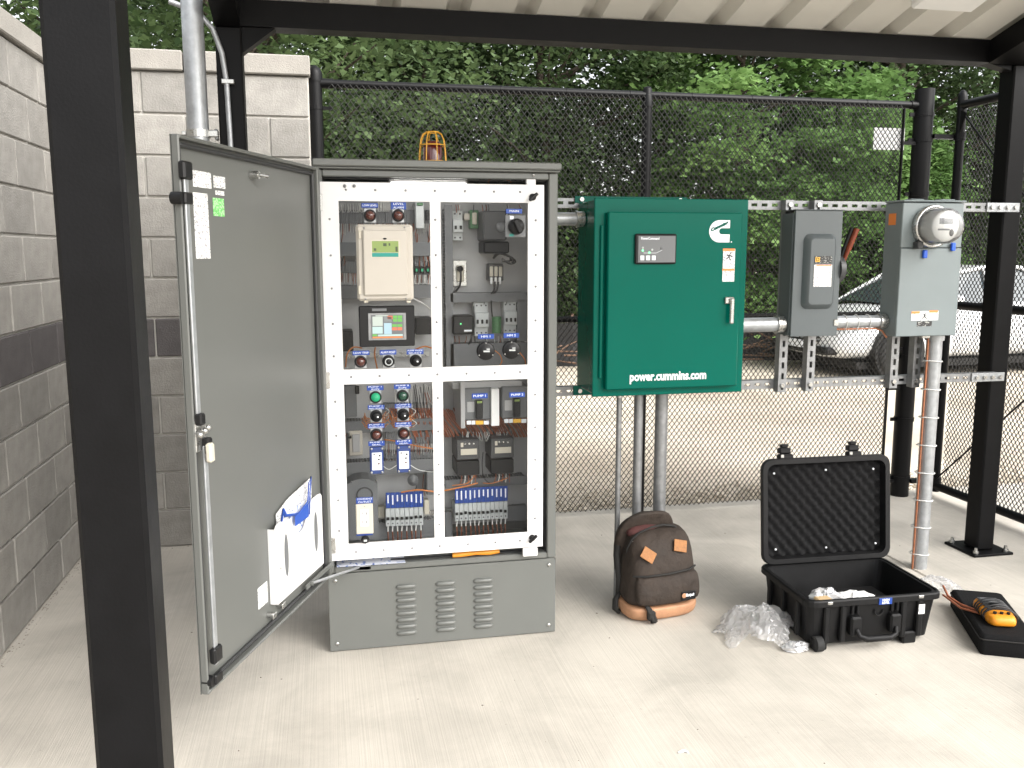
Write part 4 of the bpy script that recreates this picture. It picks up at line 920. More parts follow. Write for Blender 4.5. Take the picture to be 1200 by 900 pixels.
MB().bev(xr-.012,xr+.014,.026,.046,zc+.030,zc+.062,.004).build('rod_clevis', M['black_pl'], lt); MB().bev(xr-.042,xr-.018,.026,.046,zc-.055,zc-.01,.004).build('rod_clevis', M['black_pl'], lt)
for dx,dz in ((-.012,.012),(-.03,.018),(.012,.006)): MB().ball((xr+dx,.040,zc+dz),.009,.009,.009,10,6).build('latch_bolt', M['zinc'], lt)
MB().bev(xr-.030,xr-.006,.040,.058,zc-.075,zc-.022,.005).build('handle_hub', M['ivory'], lt)
for r4,m in (((225.5,199,248,221.5),'print'),((250,205.5,264.3,221.5),'print'),((252.5,223,263,229.5),'print'),((226,225,247,303),'print'),((249.3,231.5,263.3,254),'print_green'),((302,690,314,705),'print')):
    ddev('sticker', door, r4, m, .0022, .0030, .0002)
u,z = D(300,205,.02); MB().cyl((u,.003,z),(u,.030,z),.012,n=12).cyl((u-.005,.030,z),(u-.012,.055,z-.004),.006,n=10).build('lamp_switch', M['zinc'], door)
for x,y in ((318,721),(329,709)):
    u,z = D(x,y,.015); MB().cyl((u,.003,z),(u,.024,z),.009,n=10).bev(u-.02,u+.008,.02,.026,z-.012,z+.006,.002).build('ground_stud', M['zinc'], door)
# white document pocket
(u1,zb1),(u0,zb0) = D(324,707,.024), D(378,660,.024); zt1 = D(321,612,.024)[1]; zt0 = D(375,586,.024)[1]
uA, uB = min(u0,u1), max(u0,u1); zA = min(zb0,zb1)-.0; zB = max(zt0,zt1)-.005; wv = uB-uA; hv = zB-zA
out = [(0,0),(wv,0),(wv,hv*.93)]+[(wv*f,hv*g) for f,g in ((.97,.97),(.92,.985),(.80,.98),(.70,.93),(.64,.80),(.58,.70),(.50,.67),(.42,.70),(.36,.80),(.30,.93),(.22,.99),(.10,1.0),(.03,.99))]+[(0,hv*.95)]
pk = MB().prism(out,(uA,.026,zA),(1,0,0),(0,0,1),(0,.003,0)).box(uA,uA+.003,.003,.0255,zA,zA+hv*.93).box(uB-.003,uB,.003,.0255,zA,zA+hv*.93).box(uA+.0031,uB-.0031,.003,.0255,zA,zA+.003).build('document_pocket', M['white_sheet'], door)
for f in (.16,.80):
    MB().prism([(uA+wv*f+.016*math.cos(k*math.pi/10), zA+hv*.52+hv*.27*math.sin(k*math.pi/10)) for k in range(20)],(0,.0292,0),(1,0,0),(0,0,1),(0,.0006,0)).build('pocket_slot', M['duct'], pk)
MB().lathe([(.006,0),(.001,.004)], (0,0,0), 'z', 8).xf(Matrix.Translation((uB-.03,.0295,zA+hv*.42)) @ Matrix.Rotation(R(-90),4,'X')).build('screw', M['zinc'], pk)
# door stay
p0 = DPV+ux*D(364,684,.03)[0]+uy*.03+Vector((0,0,D(364,684,.03)[1])); p1 = A(420,665,Y=.0)
MB().tube([p0,p0.lerp(p1,.5),p1], .0055, 8).bev(p1.x-.01,p1.x+.05,p1.y,p1.y+.028,p1.z-.014,p1.z+.006,.003).build('door_stay', M['galv'], cb)
u,z = D(364,684,.03); MB().bev(u-.22,u+.03,.022,.030,z-.012,z+.006,.002).cyl((u,.02,z),(u,.04,z),.007,n=8).build('stay_channel', M['cab_grey'], door)
for z in (1.745,1.17,.50):
    MB().cyl((-.006,-.046,z-.04),(-.006,-.046,z+.04),.007,n=10).build('door_hinge', M['zinc'], cb)

# papers in the pocket, with the blue lanyard of a pass
def door_pt(u,d,z): return DPV+ux*u+uy*d+Vector((0,0,z))
def door_quad(name, pts, m, label, cat, th=.002):
    b = MB(); a_ = [door_pt(*p) for p in pts]; n = len(a_); c_ = [p+uy*th for p in a_]
    b.add(a_+c_, [tuple(range(n))[::-1], tuple(range(n,2*n))]+[(i,(i+1)%n,n+(i+1)%n,n+i) for i in range(n)]); o = b.build(name, m); tag(o, label, cat); return o
u0_, u1_ = uA+wv*.12, uA+wv*.86
dq = door_quad('paper_sheet', [(u0_,.008,zA+.01),(u1_,.008,zA+.01),(u1_,.008,zA+hv*1.06),(uA+wv*.62,.009,zA+hv*1.16),(uA+wv*.40,.010,zA+hv*1.20),(u0_,.009,zA+hv*1.24)], M['print'], 'white printed papers standing in the document pocket on the cabinet door', 'papers')
dq2 = door_quad('plastic_sleeve', [(uA+wv*.30,.016,zA+.02),(uA+wv*.66,.016,zA+.02),(uA+wv*.64,.016,zA+hv*.98),(uA+wv*.34,.016,zA+hv*1.02)], M['print_blue'], 'blue and clear plastic badge sleeve tucked in the document pocket', 'sleeve')
b = MB()
b.tube([door_pt(uA+wv*.30,.031,zA+hv*.82),door_pt(uA+wv*.28,.031,zA+hv*1.05),door_pt(uA+wv*.24,.031,zA+hv*1.30),door_pt(uA+wv*.29,.031,zA+hv*1.24),door_pt(uA+wv*.33,.031,zA+hv*1.0),door_pt(uA+wv*.55,.031,zA+hv*.93),door_pt(uA+wv*.80,.031,zA+hv*1.02),door_pt(uA+wv*.84,.031,zA+hv*1.12),door_pt(uA+wv*.88,.031,zA+hv*.98)],.007,6,True,.35)
b.add([door_pt(uA+wv*a_,.0315,zA+hv*c_) for a_,c_ in ((.32,.80),(.62,.80),(.62,.93),(.32,.98))],[(0,1,2,3)])
tag(b.build('lanyard', M['blue_cord']), 'blue fabric lanyard hanging out of the document pocket', 'lanyard')
# loose things on the sill of the cabinet
def curve_tube(px, Y, r, m, name, label, cat, flat=1):
    b = MB(); loop(b, px, Y, r); o = b.build(name, M[m]); tag(o, label, cat); return o
pp = [A(391,662,Y=.03),A(472,655,Y=.03)]
b = MB(); zz = .3465; b.add([(.035,-.005,zz+.002),(.30,-.005,zz),(.30,.14,zz+.001),(.035,.14,zz+.004),(.16,.06,zz+.006)],[(0,1,4),(1,2,4),(2,3,4),(3,0,4)])
tag(b.build('drawing_sheet', M['print_blue']), 'folded drawing sheet lying on the bottom of the cabinet', 'paper')
z0 = .3465; xa, xb_ = A(530,653,Y=.012).x, A(585,650,Y=.012).x
b = MB(); b.tube([(xa,.008,z0+.012),(xa+.03,.008,z0+.013),((xa+xb_)/2,.012,z0+.014),(xb_-.04,.010,z0+.014),(xb_,.012,z0+.014)],[.009,.011,.0085,.012,.008],8).tube([(xa+.05,.024,z0+.010),((xa+xb_)/2,.032,z0+.011),(xb_-.03,.024,z0+.011)],[.008,.009,.006],8)
tag(b.build('hand_tool', M['orange_pl']), 'orange-handled hand tool lying on the cabinet sill', 'tool')
# ================================================================== EQUIPMENT RACK
SW = .0412
def strut(name, par, p0, length, axis, m='galv_dull'):
    """slotted C channel; slotted web faces -y. p0 = low corner of the web"""
    b = MB(); x, y, z = p0; t = .0026; pitch, slot, hw = .0508, .0286, .0068
    n = int(length/pitch); c = SW/2
    def bx(a0,a1,y0,y1,c0,c1):
        if axis == 'x': b.box(x+a0,x+a1,y0,y1,z+c0,z+c1)
        else: b.box(x+c0,x+c1,y0,y1,z+a0,z+a1)
    bx(0,length,y,y+t,0,c-hw); bx(0,length,y,y+t,c+hw,SW)
    prev = 0
    for k in range(n+1):
        s0 = pitch*k+(pitch-slot)/2; s1 = s0+slot
        if s1 > length: break
        bx(prev,s0,y,y+t,c-hw,c+hw); prev = s1
    bx(prev,length,y,y+t,c-hw,c+hw)
    bx(0,length,y+t,y+SW,0,t); bx(0,length,y+t,y+SW,SW-t,SW)
    bx(0,length,y+SW-t,y+SW,t,.0095); bx(0,length,y+SW-t,y+SW,SW-.0095,SW-t)
    return b.build(name, M[m], par)
rk = thing('strut_rack', 'galvanized slotted steel channel rack bolted to the canopy post', 'rack', (2.2, .46, 0))
YR = .4405; XE = 3.31
tr1 = strut('channel_rail', rk, (.40,YR,1.742), XE-.40, 'x'); br1 = strut('channel_rail', rk, (.40,YR,.912), XE-.40, 'x')
for xu in (2.083, 2.226, 2.668, 2.79):
    o = strut('channel_upright', rk, (xu,YR-SW-.001,.90), .884, 'z')
    for z in (1.763,.933): MB().cyl((xu+SW/2,YR-SW-.010,z),(xu+SW/2,YR-SW-.001,z),.011,n=6).build('bolt', M['zinc'], o)
for z,px0,px1,yy in ((1.742,1158,1196,237),(.912,1140,1178,437)):
    x0, x1 = A(px0,yy,Y=.43).x, A(px1,yy,Y=.43).x
    pt_ = MB().bev(x0,x1,YR-.008,YR-.001,z-.001,z+SW+.001,.001).build('splice_plate', M['galv'], rk)
    for k in range(4): 
        xx = x0+(x1-x0)*(.14+.24*k); MB().cyl((xx,YR-.018,z+SW/2),(xx,YR-.008,z+SW/2),.011,n=6).build('bolt', M['zinc'], pt_)

# ------------------------------------------------------------------ green transfer switch
GY = .15
gb = thing('transfer_switch', 'glossy green transfer switch box with control panel and white lettering', 'switch box', (1.44,.43,.95))
MB().bev(1.118,1.757,GY+.0125,.437,.958,1.762,.003).build('enclosure', M['green_paint'], gb)
MB().bev(1.1025,1.7755,GY,GY+.012,.952,1.7675,.003).build('front_rim', M['green_paint'], gb)
gd = MB().bev(1.150,1.735,GY-.034,GY-.001,.984,1.712,.005).build('door', M['green_paint'], gb)
MB().bev(1.1265,1.1405,GY-.012,GY-.0005,1.03,1.66,.003).build('hinge', M['green_paint'], gb)
for x in (1.135,1.60):
    for z,zz in ((1.762,1.80),(.94,.958)):
        pass
MB().bev(1.10,1.62,.432,.4365,1.7625,1.792,.001).build('mounting_flange', M['green_paint'], gb); MB().bev(1.10,1.62,.432,.4365,.915,.9575,.001).build('mounting_flange', M['green_paint'], gb)
for x in (1.13,1.585):
    for z in (1.778,.934): MB().cyl((x,.424,z),(x,.4315,z),.010,n=6).build('mounting_bolt', M['zinc'], gb)
DY = GY-.034
def gdev(name, par, r4, m, d=.001, y=DY, bv=.0003):
    x0,x1,z0,z1 = rc(*r4, y-d); return MB().bev(x0,x1,y-d,y-.0001,z0,z1,bv).build(name, M[m], par)
cp = gdev('control_panel', gd, (744.5,274,793,309.5), 'black_pl', .014, DY, .005); cf = gdev('panel_face', cp, (748,276.5,791.5,307.5), 'grey_pl', .0155, DY, .0004)
Y2 = DY-.0155
p = A(762,279.5,Y=Y2); text('PowerCommand', .0155, M['label_white'], cf, (p.x,Y2-.0006,p.z), fitw=.078, bold=.0003)
for k in range(3): gdev('key', cf, (750.5+k*6.7,299.5,755+k*6.7,305), 'label_white', .003, Y2, .001)
for x,y,m in ((753.2,293.5,'led_green'),(761,296,'led_green'),(764.3,292.7,'lightgrey_pl'),(753.3,290.3,'lightgrey_pl'),(775.3,291,'duct')): MB().ball(A(x,y,Y=Y2),.006 if m == 'duct' else .0045,.002,.006 if m == 'duct' else .0045,10,6).build('indicator', M[m], cf)
MB().tube([A(754,296.5,Y=Y2-.0006),A(769,296.5,Y=Y2-.0006),A(776,293,Y=Y2-.0006)],.0008,4).build('mimic_line', M['label_white'], cf)
# emblem: thick C with a slanting band of script
x0,x1,z0,z1 = rc(831,258,855,284,DY); we, he = x1-x0, z1-z0
def arc(cx,cz,r,a0,a1,n=14): return [(cx+r*math.cos(R(a0+(a1-a0)*i/n)), cz+r*math.sin(R(a0+(a1-a0)*i/n))) for i in range(n+1)]
out = [(we,he)]+arc(he*.5,he*.5,he*.5,90,270)+[(we,0),(we,he*.36)]+arc(he*.62,he*.5,he*.14,270,90,8)+[(we,he*.64)]
em = MB().prism(out,(x0,DY-.0016,z0),(1,0,0),(0,0,1),(0,.0014,0)).build('emblem', M['label_white'], gd)
ebl = MB(); ang = math.atan2(he*.42, we*.95)
text('Cummins', he*.19, M['green_paint'], em, (x0+we*.47, DY-.0024, z0+he*.715), rotz=0, spin=ang, bold=.0012, fitw=we*.92, shear=.3)
p = A(857,283.5,Y=DY); MB().ball((p.x,DY-.0005,p.z),.003,.001,.003,8,4).build('emblem_dot', M['label_white'], em)
p0 = A(738,443.5,Y=DY); p1 = A(827.5,438,Y=DY); text('power.cummins.com', .052, M['label_white'], gd, ((p0.x+p1.x)/2, DY-.0008, (p0.z+p1.z)/2), bold=.0016, fitw=p1.x-p0.x)
st = gdev('warning_sticker', gd, (847,291.5,861,330), 'print', .0008); gdev('sticker_band', st, (847.3,291.3,861.3,294.3), 'sticker_orange', .0012); gdev('sticker_band', st, (846.6,314.8,860.6,317.4), 'sticker_orange', .0012)
b = MB()
for q in (((856,296),(855,300)),((855,300),(851,304)),((855,300),(852,299)),((854,300),(856,305)),((855,299),(858,301))): b.tube([A(*q[0],Y=DY-.0012),A(*q[1],Y=DY-.0012)],.0018,4)
b.build('pictogram', M['black_pl'], st)
lx, _, lz0, lz1 = rc(853,348,857,379,DY)
lh = MB().bev(lx-.018,lx+.022,DY-.012,DY-.0005,lz1-.028,lz1,.003).build('latch', M['zinc'], gd); MB().bev(lx+.0,lx+.018,DY-.026,DY-.0125,lz0,lz1-.004,.004).build('lever', M['zinc'], lh)

# ------------------------------------------------------------------ disconnect switch
BY = .285
def R2(x0,y0,x1,y1,Y=BY): return rc(x0,y0,x1,y1,Y)
dx0,dx1 = A(929.5,320,Y=BY).x, A(984.5,320,Y=BY).x; dz0,dz1 = A(955,394,Y=BY).z, A(955,246.5,Y=BY).z
ds = thing('disconnect_switch', 'dark grey safety switch box with embossed front and red side lever', 'switch box', ((dx0+dx1)/2,.40,dz0))
MB().bev(dx0-.004,dx1-.004,BY+.014,YR-SW-.002,dz0+.004,dz1-.012,.002).build('enclosure', M['disc_grey'], ds)
cv = MB().bev(dx0,dx1,BY,BY+.0135,dz0,dz1,.002).build('cover', M['disc_grey'], ds)
MB().bev(dx0-.006,dx1+.004,BY-.006,YR-SW-.002,dz1+.0005,dz1+.004,.001).build('rain_lip', M['disc_grey'], cv)
ex0,ex1,ez0,ez1 = R2(940,274,978,362)
def rrect(x0,x1,z0,z1,r,n=5):
    o = []
    for cx,cz,a0 in ((x1-r,z1-r,0),(x0+r,z1-r,90),(x0+r,z0+r,180),(x1-r,z0+r,270)): o += [(cx+r*math.cos(R(a0+90*i/n)),cz+r*math.sin(R(a0+90*i/n))) for i in range(n+1)]
    return o
def emboss(par, x0,x1,z0,z1,y,depth,inset,r,m,name):
    a_ = rrect(x0,x1,z0,z1,r); c_ = rrect(x0+inset,x1-inset,z0+inset,z1-inset,max(.003,r-inset*.6)); n = len(a_); e_ = rrect(x0+inset*1.6,x1-inset*1.6,z0+inset*1.6,z1-inset*1.6,max(.003,r-inset))
    vs = [(x,y-.0002,z) for x,z in a_]+[(x,y-depth*.8,z) for x,z in c_]+[(x,y-depth,z) for x,z in e_]
    b = MB(); b.add(vs,[(k*n+i,k*n+(i+1)%n,(k+1)*n+(i+1)%n,(k+1)*n+i) for k in (0,1) for i in range(n)],True); b.add(vs[2*n:],[tuple(range(n))]); return b.build(name, M[m], par)
em = emboss(cv,ex0,ex1,ez0,ez1,BY,.030,.014,.03,'disc_grey','embossed_panel')
x0,x1,z0,z1 = rc(953.5,310,974.5,336,BY-.031); sk = MB().bev(x0,x1,BY-.0318,BY-.0303,z0,z1,.0002).build('label_sheet', M['print'], cv)
hx0,hx1,hz0,hz1 = rc(954.5,300,975,308.5,BY-.031); hb = MB().bev(hx0,hx1,BY-.0319,BY-.0303,hz0,hz1,.0002).build('label_header', M['print_dark'], cv)
MB().box(hx0+.004,hx0+.026,BY-.0324,BY-.032,hz0+.006,hz1-.005).build('yellow_square', M['sticker_yellow'], hb); text('D', .022, M['black_pl'], hb, (hx0+.015,BY-.0328,(hz0+hz1)/2), bold=.0004)
MB().box(x0+.01,x1-.004,BY-.0322,BY-.0319,z1-.006,z1-.001).build('label_band', M['sticker_orange'], sk)
MB().cyl((dx1-.002,BY+.045,dz0+.30),(dx1+.022,BY+.045,dz0+.30),.062,n=22).build('lever_hub', M['dark_pl'], ds)
p0 = Vector((dx1+.026,BY+.045,dz0+.30)); p1 = A(1004,268,Y=BY+.02)
MB().tube([p0,p0.lerp(p1,.45),p0.lerp(p1,.5),p1],[.012,.013,.017,.016],8,True,.7).build('lever', M['red_handle'], ds)
MB().tube([p0+Vector((-.01,.01,0)),p1+Vector((-.016,.012,.004))],.010,6).build('lever_back', M['black_pl'], ds)
MB().bev(dx1-.02,dx1+.004,BY-.005,BY+.01,dz0+.045,dz0+.075,.002).build('hasp', M['zinc'], cv)

# ------------------------------------------------------------------ electric meter
MY = .265
mx0,mx1 = A(1054,320,Y=MY).x, A(1124,320,Y=MY).x; mz0,mz1 = A(1085,394,Y=MY).z, A(1092,237,Y=MY).z; mzm = A(1090,291,Y=MY).z
mt = thing('electric_meter', 'pale grey meter box with round glass meter and blue seals', 'meter', ((mx0+mx1)/2,.40,mz0))
MB().bev(mx0,mx1,MY+.012,YR-SW-.002,mz0,mz1,.003).build('enclosure', M['meter_grey'], mt)
MB().bev(mx0-.002,mx1+.002,MY,MY+.0115,mzm+.003,mz1-.002,.003).build('upper_cover', M['meter_grey'], mt)
lc = MB().bev(mx0-.002,mx1+.002,MY-.004,MY+.0115,mz0+.001,mzm,.003).build('lower_cover', M['meter_grey'], mt)
MB().bev(mx0-.006,mx1+.008,MY-.010,YR-SW-.004,mz1+.001,mz1+.009,.003).build('top_cap', M['meter_grey'], mt)
for a_,b_ in ((.05,.12),(.20,.28)): MB().bev(mx0+a_,mx0+b_,MY+.02,MY+.06,mz1+.0095,mz1+.016,.003).build('hub_plate', M['meter_grey'], mt)
cm = A(1090,265.5,Y=MY); 
me_ = MB().lathe([(.092,-.001),(.096,.010),(.096,.028),(.088,.034),(.084,.030)], (cm.x,MY,cm.z), '-y', 36).build('socket_ring', M['zinc'], mt)
MB().lathe([(.070,0),(.070,.10),(.066,.106),(.001,.106)], (cm.x,MY,cm.z), '-y', 32).build('meter_body', M['white_plastic'], me_)
MB().lathe([(.084,.028),(.080,.060),(.078,.115),(.072,.132),(.060,.138),(.001,.139)], (cm.x,MY,cm.z), '-y', 36).build('glass_cover', M['meter_glass'], me_)
MB().box(cm.x-.034,cm.x+.034,MY-.1068,MY-.1062,cm.z+.008,cm.z+.034).build('meter_display', M['grey_pl'], me_); MB().box(cm.x-.04,cm.x+.02,MY-.1068,MY-.1062,cm.z-.02,cm.z-.012).build('meter_print', M['duct'], me_); MB().ball((cm.x+.03,MY-.107,cm.z-.03),.012,.004,.016,10,6).build('meter_port', M['dark_pl'], me_)
MB().bev(cm.x-.085,cm.x-.055,MY-.04,MY-.002,cm.z-.10,cm.z-.068,.004).build('ring_clasp', M['dark_pl'], me_)
for x,y in ((1084.5,297.5),(1117.5,289)): MB().bev(*[A(x-2.2,y,Y=MY-.016).x,A(x+2.6,y,Y=MY-.016).x],MY-.018,MY-.0045,A(x,y+5,Y=MY-.016).z,A(x,y-4.5,Y=MY-.016).z,.003).build('seal', M['seal_blue'], mt)
def mdev(name, par, r4, m, d): x0,x1,z0,z1 = rc(*r4,MY-.005); return MB().bev(x0,x1,MY-.0045-d,MY-.0043,z0,z1,.0002).build(name, M[m], par)
s_ = mdev('warning_label', lc, (1068,364.5,1099.5,375.5), 'print', .0006)
mdev('label_band', s_, (1068.3,364.8,1078,367.6), 'sticker_orange', .0011); mdev('label_band', s_, (1089,363.6,1099.2,366.4), 'sticker_orange', .0011)
b = MB()
for q in (((1084.5,366.5),(1083,371)),((1083,371),(1080.5,373.5)),((1083.5,370),(1085.5,373.5)),((1082,368.5),(1086,369.5))): b.tube([A(*q[0],Y=MY-.0058),A(*q[1],Y=MY-.0058)],.0018,4)
b.build('pictogram', M['black_pl'], s_)
mdev('name_plate', lc, (1074.5,376.5,1092,382.5), 'print_dark', .0006)
oz = A(1046,257,X=mx0); MB().bev(mx0-.0028,mx0-.0005,oz.y-.026,oz.y+.026,oz.z-.026,oz.z+.026,.0004).build('orange_sticker', M['sticker_orange'], mt)

# ------------------------------------------------------------------ conduits
def conduit(name, pts, r, label, m='galv', coup=(), n=18):
    b = MB().tube(pts, r, n); o = thing(name, label, 'conduit', tuple(pts[0]), 'galvanized conduits')
    b.build('pipe', M[m], o)
    for p, d in coup:
        p, d = Vector(p), Vector(d).normalized(); MB().cyl(p, p+d*.028, r*1.18, n=n).cyl(p+d*.028, p+d*.036, r*1.32, n=8).build('coupling', M['zinc'], o)
    return o
YC = .345
z = .5*(A(660,249,Y=YC).z+A(660,264,Y=YC).z); conduit('conduit', [(.912,YC,z),(1.114,YC,z)], .0275, 'short galvanized conduit joining the tall cabinet to the green box', coup=[((1.114,YC,z),(-1,0,0))])
z1_ = 1.224; conduit('conduit', [(1.760,YC,z1_),(dx0-.006,YC,z1_)], .033, 'thick horizontal conduit joining the green box to the dark grey switch box', coup=[((dx0-.008,YC,z1_),(-1,0,0))])
z2_ = 1.230; hc = conduit('conduit', [(dx1-.002,YC,z2_),(mx0-.003,YC,z2_)], .0285, 'horizontal conduit with copper wire tied below, joining switch box to meter', coup=[((mx0-.005,YC,z2_),(-1,0,0))])
cw = MB().tube([(dx1+.0,YC,z2_-.034),(mx0-.05,YC,z2_-.034),(mx0-.02,YC-.005,z2_-.045),(mx0+.01,YC,mz0-.01)], .0045, 6).build('ground_wire', M['copper'], hc)
for k in range(3): MB().tube([(dx1+.07+k*.06,YC+.030*math.cos(a_),z2_-.004+.036*math.sin(a_)) for a_ in (i*math.pi/9 for i in range(19))], .0024, 4, False).build('cable_tie', M['white_wire'], hc)
for x,r,lb in ((1.272,.0122,'thin vertical conduit below the green box beside the backpack'),(1.362,.0205,'middle vertical conduit of the three below the green box'),(1.469,.0285,'thickest vertical conduit below the green box behind the backpack')):
    conduit('conduit', [(x,.30,0),(x,.30,.957)], r, lb, 'galv_dull', coup=[((x,.30,.957),(0,0,-1))] if r < .02 else ())
XP, YP = 2.868, .36
mp = conduit('service_pipe', [(XP,YP,0),(XP,YP,mz0+.004)], .0365, 'galvanized service pipe below the meter with white cable ties and ground wire', 'galv', n=24)
mp['group'] = 'galvanized conduits'
MB().tube([(XP-.045,YP-.012,0),(XP-.043,YP-.012,.4),(XP-.044,YP-.012,.8),(XP-.041,YP-.010,mz0+.01)], .0052, 6).build('ground_wire', M['copper'], mp)
for k in range(8):
    z = .075+k*.137; MB().tube([(XP-.004+.046*math.cos(a_),YP+.041*math.sin(a_),z+.003*math.sin(a_*2)) for a_ in (i*math.pi/10 for i in range(21))], .0027, 4, False).build('cable_tie', M['white_wire'], mp)
MB().cyl((XP,YP,mz0-.03),(XP,YP,mz0-.001),.044,n=24).build('coupling', M['galv'], mp)
MB().bev(XP-.09,XP-.045,YP-.03,YP-.005,mz0-.018,mz0-.003,.003).build('ground_clamp', M['zinc'], mp)
# two conduits rising behind the cabinet door
xl = .5*(A(218,120,Y=.44).x+A(243,120,Y=.44).x)
bg_ = conduit('conduit', [(xl,.44,0),(xl,.44,3.35)], .0415, 'thick galvanized conduit rising behind the open cabinet door', n=24)
bg_.children[0].data.materials.clear(); bg_.children[0].data.materials.append(M['galv'])
zc_ = A(232,156,Y=.42).z; ck = MB().lathe([(.042,-.014),(.046,-.014),(.046,.014),(.042,.014)], (xl,.44,zc_), n=24, smooth=False).bev(xl+.040,xl+.075,.425,.455,zc_-.012,zc_+.014,.003).build('pipe_clamp', M['zinc'], bg_)
MB().bev(xl-.062,xl-.044,.43,.45,zc_-.008,zc_+.008,.003).build('clamp_bolt', M['zinc'], ck); MB().bev(xl+.062,PL[0]-.001,.435,.476,zc_-.022,zc_+.020,.003).build('strut_arm', M['galv_dull'], ck)
xt = A(269,150,Y=.465).x
pts = [(xt+.02,.465,0),(xt+.012,.465,1.2),(xt,.465,2.05),(xt-.003,.462,2.22),(xt-.015,.458,2.33),(xt-.045,.452,2.42),(xt-.10,.445,2.48),(xt-.20,.44,2.51)]
tn = conduit('conduit', pts, .0105, 'thin galvanized conduit bending away along the black back post', n=12)
zs = A(271,96,Y=.465).z; MB().bev(xt-.022,xt+.026,.450,.4825,zs-.009,zs+.009,.002).build('strap', M['zinc'], tn)

# ================================================================== THINGS ON THE SLAB
# ------------------------------------------------------------------ backpack
bp = thing('backpack', 'brown backpack with tan leather base leaning against the conduits', 'backpack', (1.395,.115,0), None, R(8), local=True)
def sup(a, n=2.6): c, s = math.cos(a), math.sin(a); return math.copysign(abs(c)**(2/n), c), math.copysign(abs(s)**(2/n), s)
def loft(secs, n=28, close_top=True, close_bot=True, noise=0, seed=1, ex=3.2):
    rg = random.Random(seed); b = MB(); vs = []
    for (z,w,d,cy,cx,tl) in secs:
        for k in range(n):
            x, y = sup(2*math.pi*k/n, ex)
            vs.append((cx+x*w+rg.uniform(-noise,noise), cy+y*d+rg.uniform(-noise,noise), z+tl*y*d+rg.uniform(-noise,noise)))
    m = len(secs); fs = [(i*n+k,i*n+(k+1)%n,(i+1)*n+(k+1)%n,(i+1)*n+k) for i in range(m-1) for k in range(n)]
    if close_bot: fs.append(tuple(range(n))[::-1])
    if close_top: fs.append(tuple(range((m-1)*n,m*n)))
    return b.add(vs, fs, True)
def sub(o, l=1):
    s = o.modifiers.new('subdivision','SUBSURF'); s.levels = s.render_levels = l; return o
sub(loft([(.0,.150,.085,0,0,0),(.012,.166,.098,0,0,0),(.045,.172,.104,-.002,0,0),(.068,.171,.103,-.003,0,.08),(.070,.160,.095,-.003,0,.08)],noise=.001).build('leather_base', M['leather'], bp, False))
body = loft([(.058,.160,.094,-.002,0,0),(.09,.168,.100,-.002,.002,0),(.16,.166,.098,.004,.004,0),(.23,.158,.092,.010,.004,0),(.29,.150,.083,.016,.006,.05),(.335,.138,.070,.022,.010,.12),(.362,.115,.052,.028,.014,.2),(.374,.08,.03,.033,.016,.2)],noise=.0042,seed=4)
sub(body.build('body', M['pack_fabric'], bp, False))
sub(loft([(.10,.150,.030,.098,-.010,0),(.25,.152,.034,.096,-.012,0),(.33,.146,.036,.092,-.016,0),(.38,.128,.040,.082,-.018,-.3),(.415,.100,.044,.066,-.018,-.4),(.434,.055,.03,.058,-.016,-.4),(.438,.02,.01,.06,-.016,0)],noise=.0038,seed=8).build('back_panel', M['pack_fabric'], bp, False))
MB().ball((-.045,.045,.355),.085,.035,.030,16,8).build('lining', M['pack_lining'], bp, False)
lip = [(-.138,.03,.235),(-.142,.012,.30),(-.128,-.005,.345),(-.095,-.012,.372),(-.04,-.010,.388),(.02,-.002,.390),(.08,.012,.375),(.125,.028,.345),(.148,.045,.29),(.152,.06,.24)]
MB().tube(lip,.005,6).build('zipper', M['pack_dark'], bp, False)
pkf = loft([(.072,.140,.022,-.090,.004,0),(.10,.152,.034,-.086,.004,0),(.15,.152,.035,-.082,.005,0),(.19,.146,.027,-.076,.006,.1),(.205,.138,.014,-.072,.006,.1)],noise=.0034,seed=5)
pkt = sub(pkf.build('front_pocket', M['pack_fabric'], bp, False))
MB().tube([(-.146,-.055,.196),(-.10,-.094,.204),(0,-.104,.208),(.10,-.094,.212),(.152,-.055,.210)],.0045,6).build('pocket_zipper', M['pack_dark'], pkt, False)
def patch(x,z,y,rot,w=.030,h=.026,name='leather_patch',m='leather_patch',tilt=22):
    b = MB().bev(-w,w,-.002,.002,-h,h,.001); b.xf(Matrix.Translation((x,y,z)) @ Matrix.Rotation(R(-tilt),4,'X') @ Matrix.Rotation(R(rot),4,'Y')); return b.build(name, M[m], bp, False)
patch(-.085,.290,-.072,38,.031,.025); patch(.072,.310,-.064,14,.030,.025)
bd = MB().bev(-.033,.033,-.002,.002,-.019,.019,.001).xf(Matrix.Translation((.085,-.121,.108))).build('badge', M['black_pl'], bp, False)
MB().lathe([(.011,0),(.009,.001),(.001,.0012)],(.062,-.1232,.110),'-y',16).build('badge_emblem', M['leather'], bd, False); text('Eastpak',.017,M['label_white'],bd,(.089,-.1240,.111),bold=.0006,world=False,fitw=.042,shear=.2)
for x0_,sx in ((-.165,-1),(.165,1)):
    MB().tube([(x0_*.8,.10,.33),(x0_*1.02,.06,.26),(x0_*1.04,.03,.16),(x0_*.98,.06,.07)],[.011,.013,.011,.008],6,True,.35).build('side_strap', M['pack_dark'], bp, False)
MB().tube([(-.10,-.095,.075),(-.095,-.115,.06),(-.085,-.122,.035),(-.07,-.118,.012),(-.09,-.110,.010)],[.012,.016,.018,.018,.012],6,True,.4).bev(-.108,-.072,-.128,-.104,.02,.06,.006).build('strap_buckle', M['pack_dark'], bp, False)
MB().tube([(-.155,.05,.09),(-.185,.03,.07),(-.192,.02,.03),(-.175,.02,.012),(-.160,.03,.03)],[.010,.014,.014,.012,.010],6,True,.45).build('webbing_strap', M['pack_dark'], bp, False)
